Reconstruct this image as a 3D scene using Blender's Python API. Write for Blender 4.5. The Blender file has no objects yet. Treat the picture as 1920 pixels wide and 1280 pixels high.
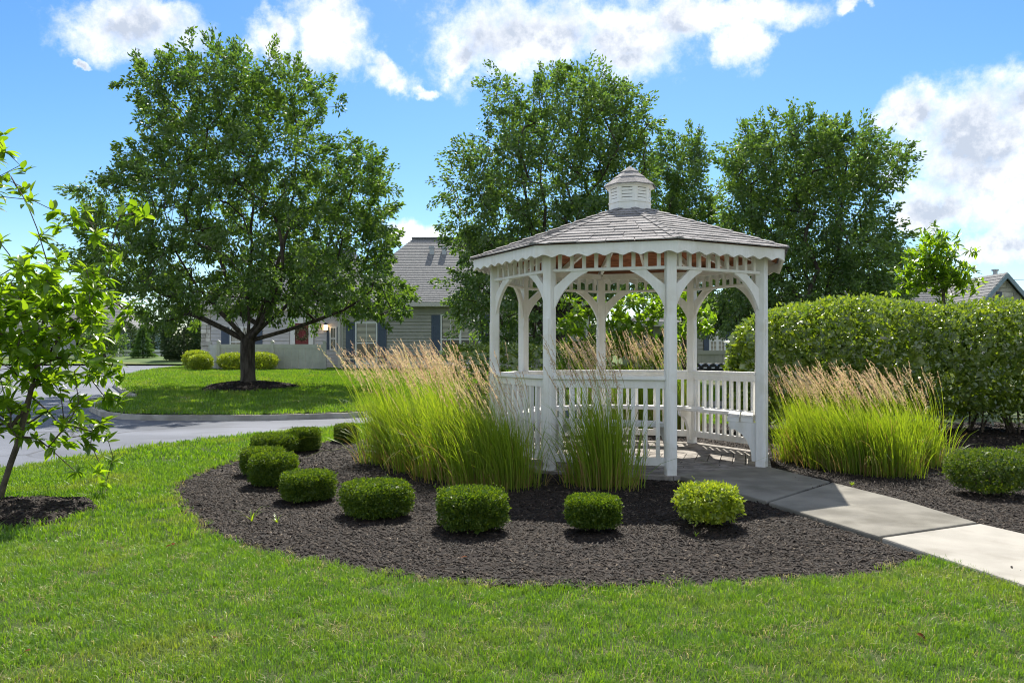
import bpy, bmesh, math, random
import numpy as np
from mathutils import Vector, Matrix
random.seed(7); rng = np.random.default_rng(11)
sc = bpy.context.scene; COL = sc.collection
R_ = math.radians
# ------------------------------------------------------------------ camera, light, sky
CZ, FP, HZ = 1.194, 1508.0, 662.0          # eye height, focal length and horizon row at 1920 px width
cd = bpy.data.cameras.new('camera'); cam = bpy.data.objects.new('camera', cd); COL.objects.link(cam)
cam.location = (0, 0, CZ); cam.rotation_euler = (R_(90), 0, 0)
cd.sensor_width = 36; cd.lens = FP / 1920 * 36; cd.shift_y = (HZ - 640) / 1920
cd.clip_start = .05; cd.clip_end = 2000
sc.camera = cam
SUN_EL, SUN_AZ = 49.0, 6.0                  # azimuth clockwise from +Y
sd = bpy.data.lights.new('sun', 'SUN'); sun = bpy.data.objects.new('sun', sd); COL.objects.link(sun)
sd.energy = 3.25; sd.angle = R_(.53); sd.color = (1, .95, .86)
sun.rotation_euler = (R_(90 - SUN_EL), 0, R_(180 - SUN_AZ))
sc.view_settings.view_transform = 'Standard'; sc.view_settings.look = 'None'
sc.view_settings.exposure = 1.44; sc.view_settings.gamma = 1; sc.view_settings.use_curve_mapping = False
sc.render.engine = 'CYCLES'
sc.cycles.max_bounces = 8; sc.cycles.diffuse_bounces = 4; sc.cycles.transmission_bounces = 5; sc.cycles.glossy_bounces = 3
sc.cycles.use_denoising = True; sc.cycles.denoising_prefilter = 'ACCURATE'; sc.cycles.filter_width = 1.1; sc.cycles.sample_clamp_indirect = 4
try: sc.cycles.denoiser = 'OPENIMAGEDENOISE'
except Exception: pass

class NT:
    def __init__(s, tree): s.t = tree; s.n = tree.nodes; s.l = tree.links
    def new(s, typ, **kw):
        n = s.n.new(typ)
        for k, v in kw.items(): setattr(n, k, v)
        return n
    def put(s, sock, v):
        if hasattr(v, 'is_linked') or isinstance(v, bpy.types.NodeSocket): s.l.new(v, sock)
        else:
            try: sock.default_value = v
            except Exception: sock.default_value = (*v, 1)
    def m(s, op, a, b=0.0, c=0.0, clamp=False):
        n = s.new('ShaderNodeMath', operation=op, use_clamp=clamp)
        s.put(n.inputs[0], a); s.put(n.inputs[1], b)
        if op in ('MULTIPLY_ADD', 'SMOOTH_MAX', 'SMOOTH_MIN'): s.put(n.inputs[2], c)
        return n.outputs[0]
    def rng(s, v, a, b, c=0.0, d=1.0, smooth=True):
        n = s.new('ShaderNodeMapRange', interpolation_type='SMOOTHSTEP' if smooth else 'LINEAR')
        for i, x in enumerate((v, a, b, c, d)): s.put(n.inputs[i], x)
        return n.outputs[0]
    def mix(s, f, a, b, mode='MIX'):
        n = s.new('ShaderNodeMix', data_type='RGBA', blend_type=mode)
        s.put(n.inputs[0], f); s.put(n.inputs[6], a if not isinstance(a, tuple) else (*a[:3], 1)); s.put(n.inputs[7], b if not isinstance(b, tuple) else (*b[:3], 1))
        return n.outputs[2]
    def noise(s, vec, scale, detail=4, rough=.55, dist=0.0, dim='3D'):
        n = s.new('ShaderNodeTexNoise', noise_dimensions=dim)
        if vec is not None: s.l.new(vec, n.inputs['Vector'])
        n.inputs['Scale'].default_value = scale; n.inputs['Detail'].default_value = detail
        n.inputs['Roughness'].default_value = rough; n.inputs['Distortion'].default_value = dist
        return n.outputs['Fac']

w = bpy.data.worlds.new('World'); sc.world = w; w.use_nodes = True
N = NT(w.node_tree); N.n.clear()
sky = N.new('ShaderNodeTexSky', sky_type='NISHITA', sun_disc=False)
sky.sun_elevation = R_(SUN_EL); sky.sun_rotation = R_(SUN_AZ)
sky.air_density = 1.0; sky.dust_density = .3; sky.ozone_density = 3.0; sky.altitude = 300
hs = N.new('ShaderNodeHueSaturation'); hs.inputs['Saturation'].default_value = 1.27
N.l.new(sky.outputs[0], hs.inputs['Color'])
bg = N.new('ShaderNodeBackground'); bg.inputs[1].default_value = .060; N.l.new(hs.outputs[0], bg.inputs[0])
tc = N.new('ShaderNodeTexCoord'); sp = N.new('ShaderNodeSeparateXYZ'); N.l.new(tc.outputs['Generated'], sp.inputs[0])
az = N.m('ARCTAN2', sp.outputs[0], sp.outputs[1]); el = N.m('ARCSINE', sp.outputs[2])
wn = N.new('ShaderNodeTexNoise'); wn.inputs['Scale'].default_value = 8; wn.inputs['Detail'].default_value = 9; wn.inputs['Roughness'].default_value = .6
N.l.new(tc.outputs['Generated'], wn.inputs['Vector'])
wsp = N.new('ShaderNodeSeparateColor'); N.l.new(wn.outputs['Color'], wsp.inputs[0])
azw = N.m('ADD', az, N.m('MULTIPLY', N.m('SUBTRACT', wsp.outputs[0], .5), .15))
elw = N.m('ADD', el, N.m('MULTIPLY', N.m('SUBTRACT', wsp.outputs[1], .5), .115))
CLOUDS = [(250,48,135,48),(640,62,105,78),(530,72,60,34),(725,128,55,28),(790,150,40,12),(1000,60,200,95),(1180,68,150,88),
          (1350,25,180,38),(875,108,50,34),(1195,115,65,34),(1402,85,44,62),(1700,190,75,50),(1800,260,150,100),(1900,190,90,62),
          (1850,340,210,90),(1770,410,140,45),(785,437,75,34),(1880,460,95,36),(1600,-2,50,14),(190,105,16,8)]
mx = None
for u, v, rx, ry in CLOUDS:
    a0 = math.atan((u-960)/FP); e0 = math.atan((HZ-v)/FP*math.cos(a0))
    dx = N.m('MULTIPLY', N.m('SUBTRACT', azw, a0), FP/rx*math.cos(a0)**-2*.95); dy = N.m('MULTIPLY', N.m('SUBTRACT', elw, e0), FP/ry)
    q = N.m('ADD', N.m('MULTIPLY', dx, dx), N.m('MULTIPLY', dy, dy))
    d = N.m('SUBTRACT', 1.0, N.m('SQRT', q))
    mx = d if mx is None else N.m('SMOOTH_MAX', mx, d, .25)
fine = N.noise(tc.outputs['Generated'], 20, 10, .66)
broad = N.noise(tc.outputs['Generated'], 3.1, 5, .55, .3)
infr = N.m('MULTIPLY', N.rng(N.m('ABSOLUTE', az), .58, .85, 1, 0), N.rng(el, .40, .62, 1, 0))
gen = N.m('MULTIPLY_ADD', N.m('SUBTRACT', broad, .44), 5.0, N.m('MULTIPLY', infr, -1.6))  # cloud cover outside the view, unseen and thickened to add fill light
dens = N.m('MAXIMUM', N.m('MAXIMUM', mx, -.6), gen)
dens = N.m('MULTIPLY_ADD', N.m('SUBTRACT', fine, .5), 1.9, dens)
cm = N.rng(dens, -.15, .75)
core = N.m('MULTIPLY', N.rng(dens, .12, .85), N.rng(N.noise(tc.outputs['Generated'], 7, 7, .6), .36, .60))
vs_ = N.new('ShaderNodeVectorMath', operation='ADD'); N.l.new(tc.outputs['Generated'], vs_.inputs[0]); vs_.inputs[1].default_value = (.002, .0, .014)
relief = N.m('MULTIPLY', N.m('SUBTRACT', fine, N.noise(vs_.outputs[0], 20, 10, .66)), 2.5)
core = N.m('SUBTRACT', core, N.m('MULTIPLY', relief, N.rng(dens, .05, .5)), clamp=True)
ccol = N.mix(core, (1.0, 1.0, 1.0), (.47, .52, .61))
em = N.new('ShaderNodeBackground'); N.l.new(ccol, em.inputs[0]); em.inputs[1].default_value = .50
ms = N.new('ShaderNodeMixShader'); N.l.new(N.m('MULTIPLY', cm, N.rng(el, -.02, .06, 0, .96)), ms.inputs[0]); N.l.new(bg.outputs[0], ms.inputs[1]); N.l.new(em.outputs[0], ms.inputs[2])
wo = N.new('ShaderNodeOutputWorld'); N.l.new(ms.outputs[0], wo.inputs[0])

# ------------------------------------------------------------------ helpers
def px(u, v, Y): return Vector(((u-960)/FP*Y, Y, CZ-(v-HZ)/FP*Y))
def ss(a, b, x):
    t = np.clip((x-a)/(b-a), 0, 1); return t*t*(3-2*t)
def hgt(y): return -.03 + .48*ss(15, 37, y) + .45*ss(55, 70, y)
def G(u, v):                                   # the ground point seen at a pixel
    Y = 5.0
    for _ in range(60):
        Y = .5*Y + .5*(CZ-float(hgt(Y)))*FP/max(1, v-HZ)
    return Vector(((u-960)/FP*Y, Y, float(hgt(Y))))

class MB:
    def __init__(s): s.v = []; s.f = []; s.r = []
    def box(s, M, x0, x1, y0, y1, z0, z1):
        b = len(s.v)
        for z in (z0, z1):
            for x, y in ((x0,y0),(x1,y0),(x1,y1),(x0,y1)): s.v.append(tuple(M @ Vector((x,y,z))))
        s.f += [tuple(b+i for i in q) for q in ((0,3,2,1),(4,5,6,7),(0,1,5,4),(1,2,6,5),(2,3,7,6),(3,0,4,7))]
        return s
    def prism(s, M, poly, d0, d1, ax='y'):
        b = len(s.v); n = len(poly)
        for d in (d0, d1):
            for p, q in poly:
                s.v.append(tuple(M @ (Vector((p, d, q)) if ax == 'y' else Vector((p, q, d)))))
        s.f.append(tuple(b+i for i in range(n))); s.f.append(tuple(b+n+i for i in reversed(range(n))))
        for i in range(n):
            j = (i+1) % n; s.f.append((b+i, b+n+i, b+n+j, b+j))
        return s
    def quad(s, a, b, c, d):
        n = len(s.v); s.v += [tuple(a), tuple(b), tuple(c), tuple(d)]; s.f.append((n, n+1, n+2, n+3)); return s
    def poly(s, pts):
        n = len(s.v); s.v += [tuple(p) for p in pts]; s.f.append(tuple(range(n, n+len(pts)))); return s
    def tube(s, pts, rad, sides=6, cap=True):
        b = len(s.v); pts = [Vector(p) for p in pts]; n = len(pts)
        up = Vector((.31, .17, .93)); prev = None
        for i, p in enumerate(pts):
            t = (pts[min(i+1, n-1)] - pts[max(i-1, 0)])
            t = t.normalized() if t.length > 1e-9 else Vector((0, 0, 1))
            a = prev if prev is not None else t.cross(up if abs(t.dot(up)) < .95 else Vector((1, 0, 0)))
            a = (a - t*a.dot(t)); a = a.normalized() if a.length > 1e-6 else t.orthogonal().normalized()
            prev = a; c = t.cross(a); r = rad[i] if hasattr(rad, '__len__') else rad
            for k in range(sides):
                th = 2*math.pi*k/sides; s.v.append(tuple(p + a*(r*math.cos(th)) + c*(r*math.sin(th))))
        for i in range(n-1):
            for k in range(sides):
                k2 = (k+1) % sides; s.f.append((b+i*sides+k, b+i*sides+k2, b+(i+1)*sides+k2, b+(i+1)*sides+k))
        if cap:
            s.f.append(tuple(b+k for k in reversed(range(sides)))); s.f.append(tuple(b+(n-1)*sides+k for k in range(sides)))
        return s
    def mesh(s, name, mat, org=(0,0,0), smooth=False, fix=True):
        me = bpy.data.meshes.new(name); o = Vector(org)
        me.from_pydata([(a-o.x, b-o.y, c-o.z) for a, b, c in s.v], [], s.f)
        for m in (mat if isinstance(mat, (list, tuple)) else [mat]): me.materials.append(m)
        if fix:
            bm = bmesh.new(); bm.from_mesh(me); bmesh.ops.recalc_face_normals(bm, faces=bm.faces); bm.to_mesh(me); bm.free()
        if smooth: me.polygons.foreach_set('use_smooth', [True]*len(me.polygons))
        return me
    def build(s, name, mat, parent=None, org=(0,0,0), smooth=False, bevel=0):
        o = link(name, s.mesh(name, mat, org, smooth), parent)
        if bevel:
            m = o.modifiers.new('bevel', 'BEVEL'); m.width = bevel; m.segments = 1; m.limit_method = 'ANGLE'
        return o
I4 = Matrix.Identity(4)
def link(name, me, parent=None):
    o = bpy.data.objects.new(name, me); COL.objects.link(o)
    if parent is not None: o.parent = parent
    return o
def tag(o, label=None, cat=None, group=None, kind=None):
    if label: o['label'] = label
    if cat: o['category'] = cat
    if group: o['group'] = group
    if kind: o['kind'] = kind
    return o
def thing(name, label, cat, loc=(0,0,0), rz=0, group=None):
    o = bpy.data.objects.new(name, None); COL.objects.link(o); o.location = loc; o.rotation_euler = (0, 0, rz)
    o.empty_display_size = .1
    return tag(o, label, cat, group)
def dup(o, parent=None):
    c = o.copy(); COL.objects.link(c); c.parent = parent
    for ch in list(o.children): dup(ch, c)
    return c
def np_mesh(name, V, F, mats, rnd=None, smooth=False):
    me = bpy.data.meshes.new(name); nv, nf, k = len(V), len(F), F.shape[1]
    me.vertices.add(nv); me.vertices.foreach_set('co', np.ascontiguousarray(V, np.float32).ravel())
    me.loops.add(nf*k); me.loops.foreach_set('vertex_index', np.ascontiguousarray(F, np.int32).ravel())
    me.polygons.add(nf); me.polygons.foreach_set('loop_start', np.arange(0, nf*k, k, dtype=np.int32))
    if smooth: me.polygons.foreach_set('use_smooth', np.ones(nf, bool))
    if rnd is not None:
        a = me.attributes.new('rnd', 'FLOAT', 'POINT'); a.data.foreach_set('value', np.ascontiguousarray(rnd, np.float32))
    for m in (mats if isinstance(mats, (list, tuple)) else [mats]): me.materials.append(m)
    me.update(calc_edges=True); return me
def nrm(a): return a/np.maximum(1e-9, np.linalg.norm(a, axis=1, keepdims=True))
def leaf_geo(P, D, L, W, fold=.25, base=0, rnd=None, droop=0.0):
    """folded four-corner leaves: stem end, two sides, tip"""
    n = len(P); D = nrm(D); Rv = rng.normal(size=(n, 3)); S = nrm(np.cross(D, Rv)); Nn = np.cross(S, D)
    L = np.broadcast_to(L, n)[:, None]; W = np.broadcast_to(W, n)[:, None]
    mid = P + D*L*.48
    V = np.stack([P, mid + S*W*.5 + Nn*W*fold, P + D*L - np.array([0, 0, 1.])*L*droop, mid - S*W*.5 + Nn*W*fold], 1).reshape(-1, 3)
    b = np.arange(n)*4
    F = np.concatenate([np.stack([b, b+1, b+2], 1), np.stack([b, b+2, b+3], 1)])
    r = rng.random(n) if rnd is None else rnd
    return V, F, np.repeat(r, 4)

# ------------------------------------------------------------------ materials
def mat(name):
    m = bpy.data.materials.new(name); m.use_nodes = True; n = NT(m.node_tree); n.n.clear()
    o = n.new('ShaderNodeOutputMaterial'); return m, n, o
def surf(name, c1, c2, scale=6, rough=.7, detail=5, bump=0.0, bscale=None, stretch=None, spec=.3, lo=.35, hi=.65, perobj=0.0, c3=None, s3=1.0, coord='Object'):
    m, n, o = mat(name); tcn = n.new('ShaderNodeTexCoord'); vec = tcn.outputs[coord]
    if stretch:
        mp = n.new('ShaderNodeMapping'); mp.inputs['Scale'].default_value = stretch; n.l.new(vec, mp.inputs[0]); vec = mp.outputs[0]
    c = n.mix(n.rng(n.noise(vec, scale, detail), lo, hi), c1, c2)
    if c3: c = n.mix(n.rng(n.noise(tcn.outputs[coord], s3, 4), .5, .68), c, c3)
    if perobj:
        oi = n.new('ShaderNodeObjectInfo')
        c = n.mix(1.0, c, n.mix(oi.outputs['Random'], (1-perobj,)*3, (1+perobj,)*3), 'MULTIPLY')
    p = n.new('ShaderNodeBsdfPrincipled'); n.l.new(c, p.inputs['Base Color']); p.inputs['Roughness'].default_value = rough
    p.inputs['Specular IOR Level'].default_value = spec
    if bump:
        b = n.new('ShaderNodeBump'); b.inputs['Strength'].default_value = bump; b.inputs['Distance'].default_value = .02
        n.l.new(n.noise(vec, bscale or scale*4, 6, .65), b.inputs['Height']); n.l.new(b.outputs[0], p.inputs['Normal'])
    n.l.new(p.outputs[0], o.inputs[0]); return m
def leafmat(name, ca, cb, tr=.45, tcol=None, gloss=.05, rough=.35, attr=True, patch=None, pscale=.6):
    m, n, o = mat(name)
    if attr:
        a = n.new('ShaderNodeAttribute'); a.attribute_name = 'rnd'; f = a.outputs['Fac']
    else:
        f = n.new('ShaderNodeObjectInfo').outputs['Random']
    c = n.mix(f, ca, cb)
    if patch:
        oi = n.new('ShaderNodeObjectInfo')
        gn = n.new('ShaderNodeNewGeometry')
        nz = n.noise(gn.outputs['Position'], pscale, 4, .6)
        c = n.mix(n.rng(nz, .48, .72), c, patch)
    d = n.new('ShaderNodeBsdfDiffuse'); n.l.new(c, d.inputs[0])
    t = n.new('ShaderNodeBsdfTranslucent')
    n.l.new(n.mix(1.0, c, tcol or (1.5, 1.5, .7), 'MULTIPLY'), t.inputs[0])
    mx_ = n.new('ShaderNodeMixShader'); mx_.inputs[0].default_value = tr; n.l.new(d.outputs[0], mx_.inputs[1]); n.l.new(t.outputs[0], mx_.inputs[2])
    g = n.new('ShaderNodeBsdfGlossy'); g.inputs['Roughness'].default_value = rough
    m2 = n.new('ShaderNodeMixShader'); m2.inputs[0].default_value = gloss; n.l.new(mx_.outputs[0], m2.inputs[1]); n.l.new(g.outputs[0], m2.inputs[2])
    n.l.new(m2.outputs[0], o.inputs[0]); return m
def flat(name, c, rough=.6, spec=.3, metal=0.0, emit=None):
    m, n, o = mat(name); p = n.new('ShaderNodeBsdfPrincipled'); p.inputs['Base Color'].default_value = (*c, 1)
    p.inputs['Roughness'].default_value = rough; p.inputs['Specular IOR Level'].default_value = spec; p.inputs['Metallic'].default_value = metal
    if emit: p.inputs['Emission Color'].default_value = (*emit[0], 1); p.inputs['Emission Strength'].default_value = emit[1]
    n.l.new(p.outputs[0], o.inputs[0]); return m
M = {}
M['white'] = surf('white_paint', (.84,.825,.775), (.89,.88,.845), 5, .55, 6, .3, 30, stretch=(4,4,.5), c3=(.77,.745,.67), s3=2.6)
M['shingle'] = surf('roof_shingle', (.23,.215,.21), (.38,.36,.35), 60, .9, 6, .6, 160, perobj=.22)
M['cedar'] = surf('ceiling_wood', (.20,.07,.032), (.33,.13,.06), 9, .7, 5, .2, stretch=(1,1,6), perobj=.25)
M['deckwood'] = surf('weathered_deck', (.17,.15,.13), (.33,.30,.265), 7, .85, 7, .5, 30, perobj=.2)
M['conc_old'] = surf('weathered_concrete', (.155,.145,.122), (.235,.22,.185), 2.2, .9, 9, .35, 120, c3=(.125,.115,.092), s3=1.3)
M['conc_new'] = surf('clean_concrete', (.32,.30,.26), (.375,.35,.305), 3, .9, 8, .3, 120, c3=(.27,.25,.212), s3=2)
M['kerb'] = surf('kerb_concrete', (.30,.28,.24), (.44,.42,.37), 2.5, .9, 7, .3, 50)
M['asphalt'] = surf('asphalt', (.085,.095,.12), (.14,.152,.185), .35, .75, 8, .3, 90, spec=.4, c3=(.062,.07,.09), s3=.25, stretch=(.3,1.4,1))
m_, n_, o_ = None, NT(M['asphalt'].node_tree), None
_p = [q for q in n_.n if q.type == 'BSDF_PRINCIPLED'][0]; _c = _p.inputs['Base Color'].links[0].from_socket
_t = n_.new('ShaderNodeTexCoord'); _nz = n_.new('ShaderNodeTexNoise'); _nz.inputs['Scale'].default_value = 1.2; _nz.inputs['Detail'].default_value = 5; n_.l.new(_t.outputs['Object'], _nz.inputs['Vector'])
_mx = n_.new('ShaderNodeMix', data_type='VECTOR'); _mx.inputs[0].default_value = .25; n_.l.new(_t.outputs['Object'], _mx.inputs[4]); n_.l.new(_nz.outputs['Color'], _mx.inputs[5])
_v = n_.new('ShaderNodeTexVoronoi', feature='DISTANCE_TO_EDGE'); _v.inputs['Scale'].default_value = .34; n_.l.new(_mx.outputs[1], _v.inputs['Vector'])
_k = n_.m('MULTIPLY', n_.rng(_v.outputs['Distance'], .004, .011, .8, 0), n_.rng(n_.noise(_t.outputs['Object'], .18, 2), .42, .56))
n_.l.new(n_.mix(_k, _c, (.03,.033,.04)), _p.inputs['Base Color'])
M['mulch'] = surf('mulch_soil', (.012,.009,.007), (.035,.026,.02), 35, .95, 8, 1.0, 60, c3=(.05,.04,.032), s3=.9)
M['chip'] = surf('mulch_chip', (.012,.008,.005), (.042,.027,.0175), 20, .8, 3, perobj=.75)
M['chip_pale'] = surf('pale_mulch_chip', (.09,.07,.05), (.20,.155,.11), 20, .85, 3, perobj=.4)
M['soil_green'] = surf('lawn_soil', (.035,.06,.012), (.07,.095,.022), 3, .95, 8, .8, 60, c3=(.10,.10,.04), s3=.5)
M['far_green'] = surf('far_grass', (.05,.10,.018), (.09,.14,.03), .4, .95, 8, .5, 20, c3=(.13,.14,.045), s3=.15)
M['bark'] = surf('tree_bark', (.035,.027,.021), (.10,.083,.066), 9, .9, 7, .9, 25, stretch=(1,1,.25))
M['twig'] = surf('twig_bark', (.06,.048,.038), (.13,.105,.08), 12, .85, 5, .4, 30)
M['stem'] = surf('shrub_stem', (.055,.04,.03), (.12,.09,.065), 20, .9, 4)
M['tree_leaf'] = leafmat('pear_leaf', (.050,.115,.026), (.150,.230,.050), .46, (1.6,1.65,.5), .05, .38)
M['tree_leaf_far'] = leafmat('pear_leaf_cool', (.055,.120,.034), (.155,.235,.062), .46, (1.55,1.6,.55), .05, .38)
M['mag_leaf'] = leafmat('magnolia_leaf', (.085,.175,.016), (.23,.34,.036), .56, (1.7,1.7,.35), .05, .3)
M['mag_one'] = leafmat('magnolia_single_leaf', (.085,.175,.016), (.23,.34,.036), .56, (1.7,1.7,.35), .05, .3, attr=False)
M['box_leaf'] = leafmat('boxwood_leaf', (.034,.082,.010), (.145,.205,.020), .36, (1.7,1.7,.4), .03, .45)
M['box_pale'] = leafmat('pale_boxwood_leaf', (.15,.23,.02), (.40,.45,.05), .38, (1.5,1.5,.5), .05, .35)
M['yew_leaf'] = leafmat('yew_leaf', (.04,.09,.014), (.14,.19,.025), .35, (1.6,1.6,.4), .04, .4)
M['hedge_leaf'] = leafmat('hedge_leaf', (.085,.155,.026), (.26,.33,.055), .38, (1.7,1.7,.4), .11, .3)
M['reed'] = leafmat('reed_blade', (.115,.21,.016), (.30,.385,.052), .52, (1.6,1.55,.35), .05, .35)
M['reed_dry'] = leafmat('reed_base_straw', (.30,.20,.08), (.42,.32,.13), .4, (1.3,1.2,.7), .03, .5)
M['plume'] = leafmat('reed_plume', (.50,.33,.24), (.80,.68,.48), .45, (1.2,1.1,.9), .02, .6)
M['lawn_blade'] = leafmat('lawn_blade', (.074,.180,.014), (.185,.310,.030), .45, (1.6,1.55,.4), .04, .4, attr=False, patch=(.215,.28,.06), pscale=1.1)
M['lawn_straw'] = leafmat('lawn_straw', (.30,.27,.11), (.46,.40,.20), .35, (1.2,1.2,.7), .03, .5, attr=False)
M['conifer'] = leafmat('spruce_needles', (.06,.13,.035), (.13,.22,.06), .4, (1.4,1.4,.6), .03, .5)
M['conifer_dk'] = leafmat('dark_evergreen', (.03,.062,.026), (.075,.115,.042), .25, (1.4,1.4,.6), .03, .5)
M['siding'] = surf('taupe_siding', (.33,.325,.28), (.37,.36,.315), 2, .7, 4)
M['siding_lt'] = surf('pale_siding', (.52,.50,.50), (.58,.56,.56), 2, .7, 4)
M['siding_bl'] = surf('bluegrey_siding', (.20,.27,.31), (.25,.32,.36), 2, .7, 4)
M['trim'] = flat('white_trim', (.78,.78,.76), .5)
M['gutter'] = flat('pale_gutter', (.55,.53,.48), .5)
M['shutter'] = flat('slate_blue_shutter', (.085,.11,.16), .5)
M['door'] = flat('red_door', (.20,.028,.03), .4)
M['glass'] = flat('window_glass', (.02,.025,.03), .06, .6)
M['blind'] = flat('window_blind', (.62,.58,.48), .7)
M['hroof'] = surf('house_shingle', (.15,.15,.15), (.25,.25,.245), 14, .9, 5, .4, 60)
M['stone'] = surf('limestone', (.46,.43,.38), (.64,.61,.55), 5, .9, 6, .5, 20, perobj=.25)
M['sill'] = surf('brown_ledge', (.20,.12,.08), (.30,.19,.13), 6, .9, 4)
M['vinyl'] = surf('vinyl_fence', (.43,.43,.38), (.50,.50,.45), 2, .6, 4)
M['black'] = flat('black_metal', (.012,.013,.018), .35, .5)
M['grey_metal'] = flat('grey_metal', (.42,.44,.46), .45, .5, .6)
M['lampglow'] = flat('lit_lamp', (1,.8,.5), .5, .3, 0, ((1,.62,.25), 3.0))
M['wreath'] = leafmat('wreath_leaf', (.10,.14,.06), (.42,.40,.26), .2, None, .02, .5)
M['deadleaf'] = surf('dead_leaf', (.07,.025,.012), (.15,.06,.03), 30, 1.0, 3, spec=0.0)
M['wire'] = flat('wire', (.03,.03,.035), .6)
M['wood_far'] = leafmat('far_wood_leaf', (.03,.055,.02), (.06,.09,.03), .25, None, .02, .5)

# ------------------------------------------------------------------ ground, road, lawns, kerbs
def sheet(name, pts, m, zf, ystep=1.0, xstep=None, kind='structure', bump=0.0, lab=None):
    bm = bmesh.new(); vs = [bm.verts.new((p[0], p[1], 0)) for p in pts]
    es = [bm.edges.new((vs[i], vs[(i+1) % len(vs)])) for i in range(len(vs))]
    bmesh.ops.triangle_fill(bm, use_beauty=True, edges=es)
    ys = [p[1] for p in pts]; xs = [p[0] for p in pts]
    for lo, hi, st, no in ((min(ys), max(ys), ystep, (0,1,0)), (min(xs), max(xs), xstep, (1,0,0))):
        if not st: continue
        t = math.floor(lo/st)*st+st
        while t < hi:
            bmesh.ops.bisect_plane(bm, geom=bm.verts[:]+bm.edges[:]+bm.faces[:], plane_co=(no[0]*t, no[1]*t, 0), plane_no=no); t += st
    for v in bm.verts:
        v.co.z = zf(v.co.x, v.co.y) + (random.uniform(-bump, bump) if bump else 0)
    bmesh.ops.recalc_face_normals(bm, faces=bm.faces)
    if sum(f.normal.z for f in bm.faces) < 0: bmesh.ops.reverse_faces(bm, faces=bm.faces)
    me = bpy.data.meshes.new(name); bm.to_mesh(me); bm.free(); me.materials.append(m)
    o = link(name, me); o['kind'] = kind
    if lab: o['label'] = lab
    return o
hz = lambda d: (lambda x, y: float(hgt(y))+d)
def rect(x0, x1, y0, y1): return [(x0,y0),(x1,y0),(x1,y1),(x0,y1)]
sheet('ground', rect(-700, 700, -60, 900), M['far_green'], hz(-.20), 12)
sheet('road', rect(-75, 75, -14, 57), M['asphalt'], hz(-.12), 1.5)
road_edge = [(-12,-10),(-8.6,0),(-7.2,3),(-6.1,6.2)] + [tuple(G(u, v)[:2]) for u, v in ((0,881),(110,864),(225,845),(400,822),(640,799),(760,790))] + [(2,15.5),(8,16.5),(20,17),(70,17)]
lawn_outer = road_edge + [(70,-10)]
bed = [tuple(G(u, v)[:2]) for u, v in ((1740,1042),(1718,1056),(1660,1075),(1600,1084),(1400,1094),(1200,1103),(1060,1106),(900,1099),(740,1084),(600,1060),(480,1034),(380,1000),(335,960),(318,925),(330,905),(370,885),(440,862),(485,848),(600,832),(700,821))]
bed += [(-1.2,12.4),(.2,13.2),(3,13.9),(8,14.2),(14,14.2),(14,5.2),(6,4.7),(3.78,4.68),(3.98,3.92),(6.28,2.42),(5.41,1.22),(3.0,2.99)]+[tuple(G(1920,1104)[:2])]
def densify(p, st=.35, jit=0.0):
    o = []
    for i in range(len(p)):
        a, b = Vector(p[i][:2]), Vector(p[(i+1) % len(p)][:2]); k = max(1, int((b-a).length/st))
        for j in range(k):
            q = a.lerp(b, j/k); o.append((q.x+random.uniform(-jit, jit), q.y+random.uniform(-jit, jit)))
    return o
bed_j = densify(bed, .22, .018)
# near lawn = the outer outline with the bed cut out (joined by a slit)
def slit(outer, hole):
    ho = hole[::-1] if (sum((hole[i][0]*hole[(i+1)%len(hole)][1]-hole[(i+1)%len(hole)][0]*hole[i][1]) for i in range(len(hole))) > 0) == (sum((outer[i][0]*outer[(i+1)%len(outer)][1]-outer[(i+1)%len(outer)][0]*outer[i][1]) for i in range(len(outer))) > 0) else hole
    return ho
def holed(name, outer, hole, m, zf, ystep):
    bm = bmesh.new(); es = []
    for loop in (outer, hole):
        vs = [bm.verts.new((p[0], p[1], 0)) for p in loop]
        es += [bm.edges.new((vs[i], vs[(i+1) % len(vs)])) for i in range(len(vs))]
    bmesh.ops.triangle_fill(bm, use_beauty=True, edges=es)
    for f in list(bm.faces):
        pass
    t = -9.0
    while t < 17:
        bmesh.ops.bisect_plane(bm, geom=bm.verts[:]+bm.edges[:]+bm.faces[:], plane_co=(0, t, 0), plane_no=(0,1,0)); t += ystep
    for v in bm.verts: v.co.z = zf(v.co.x, v.co.y)
    bmesh.ops.recalc_face_normals(bm, faces=bm.faces)
    if sum(f.normal.z for f in bm.faces) < 0: bmesh.ops.reverse_faces(bm, faces=bm.faces)
    me = bpy.data.meshes.new(name); bm.to_mesh(me); bm.free(); me.materials.append(m)
    o = link(name, me); o['kind'] = 'structure'; return o
lawn = holed('lawn', lawn_outer, bed_j, M['soil_green'], hz(0), 1.0)
def moundz(x, y): return -.035 + .02*math.sin(x*2.3+1)*math.sin(y*1.9) 
sheet('mulch_bed', bed_j, M['mulch'], moundz, .25, .25, bump=.008)
isl = [tuple(G(u, v)[:2]) for u, v in ((745,766),(640,772),(480,776),(300,776),(244,774),(205,770),(182,760))] + [(-9.9,21.5),(-11.2,23.5),(-12.8,26.2),(-14.4,29.8),(-16.2,36),(-18.2,44),(-19,51),(75,51),(75,20.6),(8,20.2),(2,19.6)]
sheet('island_lawn', isl, M['soil_green'], hz(0), 1.0, 6)
sheet('far_lawn', rect(-120, 75, 55.5, 130), M['far_green'], hz(0), 3)
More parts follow.
